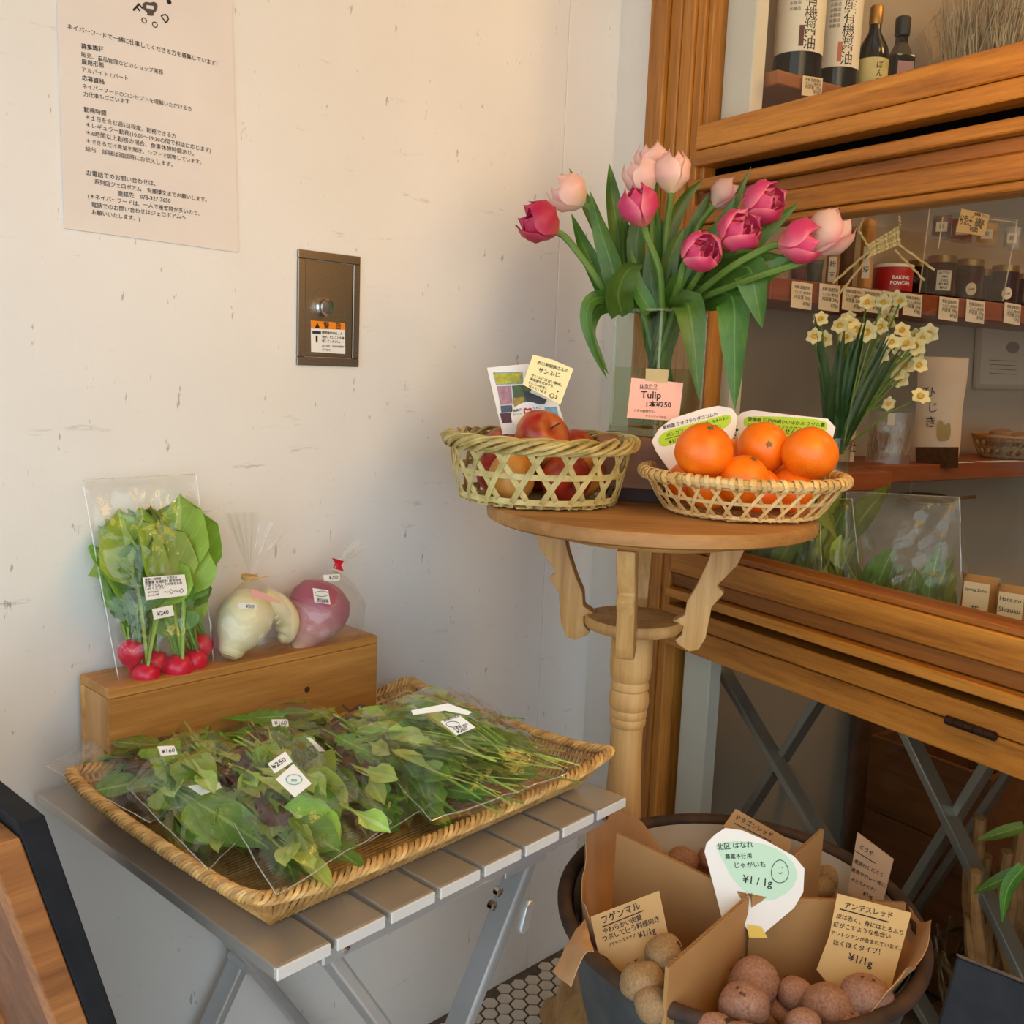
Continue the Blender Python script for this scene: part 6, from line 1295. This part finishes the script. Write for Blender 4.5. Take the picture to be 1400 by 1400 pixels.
# framed print on the shop wall
PI = Pl(win_pt(.1432, 0, 0), WT); fm = tag(sheet('framed_print', PI, [(1334, 440), (1404, 437), (1398, 532), (1329, 531)], plain('print_frame', C(170, 150, 128), .5), .006, lift=.007), 'pale framed print hanging on the shop wall above the small basket', 'picture')
sheet('print_paper', PI, [(1339, 446), (1401, 443), (1395, 526), (1335, 525)], plain('print_paper', C(190, 172, 150), .6), .0004, fm, .0075)
sheet('round_emblem', PI, [(1380+9*math.cos(R(a)), 475+8*math.sin(R(a))) for a in range(0, 360, 20)], plain('grey_emblem', C(130, 114, 100), .6), .0003, fm, .008)
rule(fm, PI, [((1348, 492+6*k), (1384, 494+6*k)) for k in range(4)], INK_SOFT, .0012, .008, 'print_lines')
# display table inside the window with bagged greens and pouches
ti = thing('slat_table', 'folding aluminium table inside the shop window carrying bagged greens', 'table', WMW); M_ALD = plain('inner_aluminium', C(150, 146, 138), .4, .8)
for k in range(6): MB().b2(.30, 1.5, .075+k*.062, .075+k*.062+.056, .690, .702).build('slat', M_ALD, ti, smooth=False, bevel=.0015)
for y in (.10, .40): MB().b2(.32, 1.45, y, y+.012, .664, .6895).build('rail', M_ALD, ti, smooth=False)
def xleg(p0, p1, d, w=.026):
    a, b = on_win(*p0, d), on_win(*p1, d); dd = (b-a).normalized(); b = a+dd*((a.z-.002)/-dd.z); a = a-dd*((.664-a.z)/-dd.z if a.z < .664 else 0); li = WMW.inverted(); leg_bar(li @ a, li @ b, w, .012, M_ALD, 'leg', ti, .002)
xleg((985, 910), (1108, 1118), .11); xleg((1122, 955), (1022, 1112), .13); xleg((1243, 1005), (1330, 1185), .11); xleg((1348, 1050), (1238, 1228), .13); xleg((1010, 935), (1110, 1110), .395, .022); xleg((1390, 1040), (1310, 1160), .40, .022)
def winbag(label, gl, pix, d, T, kinds, n, ax, seed, mat=None, wr=.006, sc=1.0, zoff=0, low=0):
    pl = Pl(win_pt(0, d, 0), -WI); cor = [pl.un(*p) for p in pix]; bg_ = thing('plastic_bag', label, 'bag', Matrix.Translation((cor[0]+cor[1])/2), 'bagged greens inside the window'); pillow(bg_, cor, T, -WI, mat or M_FILM, 28, wr, seed)
    if n:
        c2_ = [cor[0], cor[1], cor[1].lerp(cor[2], 1-low), cor[0].lerp(cor[3], 1-low)]; cc = sum(c2_, V((0, 0, 0)))/4; bunch(gl, 'greens', [q.lerp(cc, .15) for q in c2_], pl.un(*ax[1])-pl.un(*ax[0]), kinds, n, T*.85, -WI, seed, 'greens inside the window', sc=sc, spread=.5)
    return bg_
winbag('dark bag of flat green leaves behind the table top rim', 'flat dark green leaves inside the window, far left', [(985, 900), (1130, 900), (1120, 690), (1000, 690)], .13, .035, ['koma'], 30, ((1050, 820), (1060, 700)), 31, sc=.8)
winbag('upright yellowish bag beside the orange basket', 'yellow-green leaves in the upright bag beside the orange basket', [(1118, 880), (1185, 880), (1165, 682), (1112, 682)], .15, .035, ['stalk', 'koma'], 24, ((1145, 840), (1140, 700)), 32, film('golden_bag_film', (.93, .90, .62, 1), .03, .05, 30, .8, .08))
winbag('big crumpled clear bag of greens inside the window', 'dark greens low in the big crumpled bag', [(1150, 900), (1318, 915), (1312, 680), (1158, 672)], .17, .055, ['koma', 'spin'], 90, ((1230, 880), (1240, 760)), 33, M_FILM2, .012, .62, 0, .42)
for i, (px, w_, txt, lb) in enumerate(((1337, 46, ('Spring Zubo', '', '花', '', 'herb tea'), 'kraft paper pouch with a cream flower label, left of two'), (1385, 44, ('Hana no', 'Shizuku', '', 'herb tea'), 'kraft paper pouch with a cream label at the right edge'))):
    p = on_win(px, 835, .16); o = None; p.z = .7025; s = mpp(p); h = 128*s; W = w_*s; pr = thing('paper_pouch', lb, 'pouch', TM(p, WIN_A+.35), 'kraft pouches inside the window')
    mb = MB(); [mb.grid(lambda u, v, g=g: ((u-.5)*W, g*.022*math.sin(math.pi*u)**.5*(1-v)**.4, h*v), 10, 12) for g in (1, -1)]; mb.build('pouch', M_KPK, pr)
    MB().b2(-W*.34, W*.36, -.0235, -.023, h*.35, h*.95).build('label', plain('cream_label', C(222, 198, 160), .6), pr, smooth=False)
    for k, s_ in enumerate(txt):
        me, a, b, hh = glyphs(s_ or ' ', .01)
        if me is None: continue
        q = min(W*.6/(b-a), .012); mm = MB().add([((v_.co.x-(a+b)/2)*q, -.0242, h*(.86-.115*k)+v_.co.y*q) for v_ in me.vertices], [tuple(f.vertices) for f in me.polygons]); bpy.data.meshes.remove(me); mm.build('lettering', INK_SOFT, pr, smooth=False)
p = on_win(1368, 842, .10); p.z = .7025+.004; cupm = MB().grid(lambda u, v: ((u-.5)*.055, .02*v, .03*v+.010*math.sin(4*u+2*v)), 12, 8); tag(cupm.build('paper_tag', WHITE, None, solid=.0006, M=TM(p, WIN_A)), 'curled white paper tag lying before the kraft pouches', 'paper')
st_ = MB().ribbon([V((-.05+.10*i/8, 0, .005+.035*(i/8)**2)) for i in range(9)], [(0, -1, .2)]*9, .014, .0008); p = on_win(1338, 842, .085); p.z = .7030; tag(st_.build('paper_band', plain('brown_band', C(120, 84, 48), .6), None, M=TM(p, WIN_A)), 'brown paper band curling up before the left kraft pouch', 'paper')
p = on_t(1270, 683, .20); fan_ = thing('woven_fan', 'dark oval woven fan lying behind the big crumpled bag', 'fan', TM((p.x, p.y, p.z), WIN_A+1.4, .15)); M_FAN = canemat('fan_straw', C(90, 62, 28), C(132, 94, 44), C(160, 118, 60))
MB().lathe([(.001, 0), (1, 0), (1, .004), (.001, .005)], 28, M=Matrix.Diagonal((.062, .040, 1, 1))).build('blade', M_FAN, fan_); MB().tube([(.06, 0, .002), (.12, 0, .004)], .004, 6).build('handle', M_FAN, fan_)
MB().tube([(-.05, 0, .004), (-.05, .004, .1)], .001, 5).build('hanging_cord', M_STRAW, fan_)
# crates and root basket below
M_CRT = wood('dark_crate', C(72, 38, 14), C(104, 58, 24), C(124, 74, 34), 0, 1.0, .5)
def incrate(label, d, px0, px1, ztop, zb, dep, rz=0.0):
    a = tdz(on_win(px0, 1120, d))[0]; b = tdz(on_win(px1, 1120, d))[0]; a = max(a, .17); L = b-a; o = thing('wooden_crate', label, 'crate', WMW @ TM((a, d, zb), rz), 'crates inside the shop window'); H_ = ztop-zb; n = 3
    for k in range(n): MB().b2(0, L, 0, .012, H_*k/n+.001, H_*(k+1)/n-.001).build('front_board', M_CRT, o, smooth=False, bevel=.001); MB().b2(0, L, dep-.012, dep, H_*k/n+.001, H_*(k+1)/n-.001).build('back_board', M_CRT, o, smooth=False, bevel=.001)
    for x in (0, L-.012): MB().b2(x, x+.012, .0125, dep-.0125, 0.001, H_).build('side_board', M_CRT, o, smooth=False, bevel=.001)
    MB().b2(.0125, L-.0125, .0125, dep-.0125, .001, .012).build('bottom', M_CRT, o, smooth=False); return o
incrate('large dark wooden crate under the display table', .46, 1180, 1345, .43, .004, .34, .05); incrate('second wooden crate behind the large dark one', .90, 1250, 1400, .52, .004, .3, -.02); incrate('wooden crate holding the root basket at the lower right', .10, 1322, 1560, .215, .004, .22)
p = on_win(1197, 1040, .60); MB_ = MB().lathe([(.02, 0), (.05, .001), (.052, .05), (.052, .16), (.048, .17), (.046, .17), (.048, .05), (.01, .01)], 28); 
ck = thing('wooden_bucket', 'tall brown wooden bucket standing in the dark crate', 'bucket', TM((p.x, p.y, .018), 0)); MB().lathe([(.02, 0), (.050, .001), (.054, .30), (.054, .565), (.050, .565), (.049, .30), (.01, .01)], 28).build('staves', M_CRT, ck)
p = on_win(1400, 1150, .20); rbk = thing('root_basket', 'round basket of brown roots in the lower right crate', 'basket', TM((p.x, p.y, .218))); hexbasket(rbk, .075, .095, .10, 16, (.01, .045, .08), .006, .0015, canemat('brown_bamboo', C(80, 56, 28), C(104, 76, 42), C(124, 94, 56)))
M_ROOT = plain('brown_root', C(128, 84, 44), .7, col2=C(168, 120, 70), scale=40, bump=.4); rnd = random.Random(14)
tag(MB().b2(-.07, .07, -.07, .07, .0, .012).build('crate_board', M_CRT, None, smooth=False, M=TM((p.x, p.y, .204), WIN_A)), 'small board bridging the lower right crate under the root basket', 'board')
for i in range(22):
    a = rnd.uniform(0, 6.28); rr = rnd.uniform(.01, .07); x, y = rr*math.cos(a), rr*math.sin(a); h = rnd.uniform(.14, .28); lean = rnd.uniform(-.05, .05); base = p.copy(); base.z = .225
    pts = [V((x, y, .002)), V((x+lean*.3+.004, y, h*.4)), V((x+lean*.7-.004, y+lean*.3, h*.75)), V((x+lean, y+lean*.4, h))]
    o = thing('root', 'knobbly brown root standing in the root basket', 'root', TM(base), 'roots in the root basket'); MB().tube(pts, [.009, .0105, .0095, .008], 9).build('root_body', M_ROOT, o); MB().lathe([(.009, 0), (.0095, .002), (.005, .005), (.001, .006)], 9, (pts[-1].x, pts[-1].y, pts[-1].z-.002)).build('root_crown', M_ROOT, o)
pln = thing('leafy_plant', 'few long green leaves sticking out in front of the roots', 'plant', TM((p.x, p.y, .25)))
for pts, w_ in (([(1400, 1130, .12), (1365, 1140, .11), (1335, 1150, .10)], .016), ([(1400, 1190, .12), (1365, 1205, .10), (1330, 1222, .09)], .018), ([(1400, 1185, .11), (1378, 1215, .09), (1370, 1262, .085)], .018)): strap([on_win(x, y, d_) for x, y, d_ in pts], w_, pln, M_GD, .4)
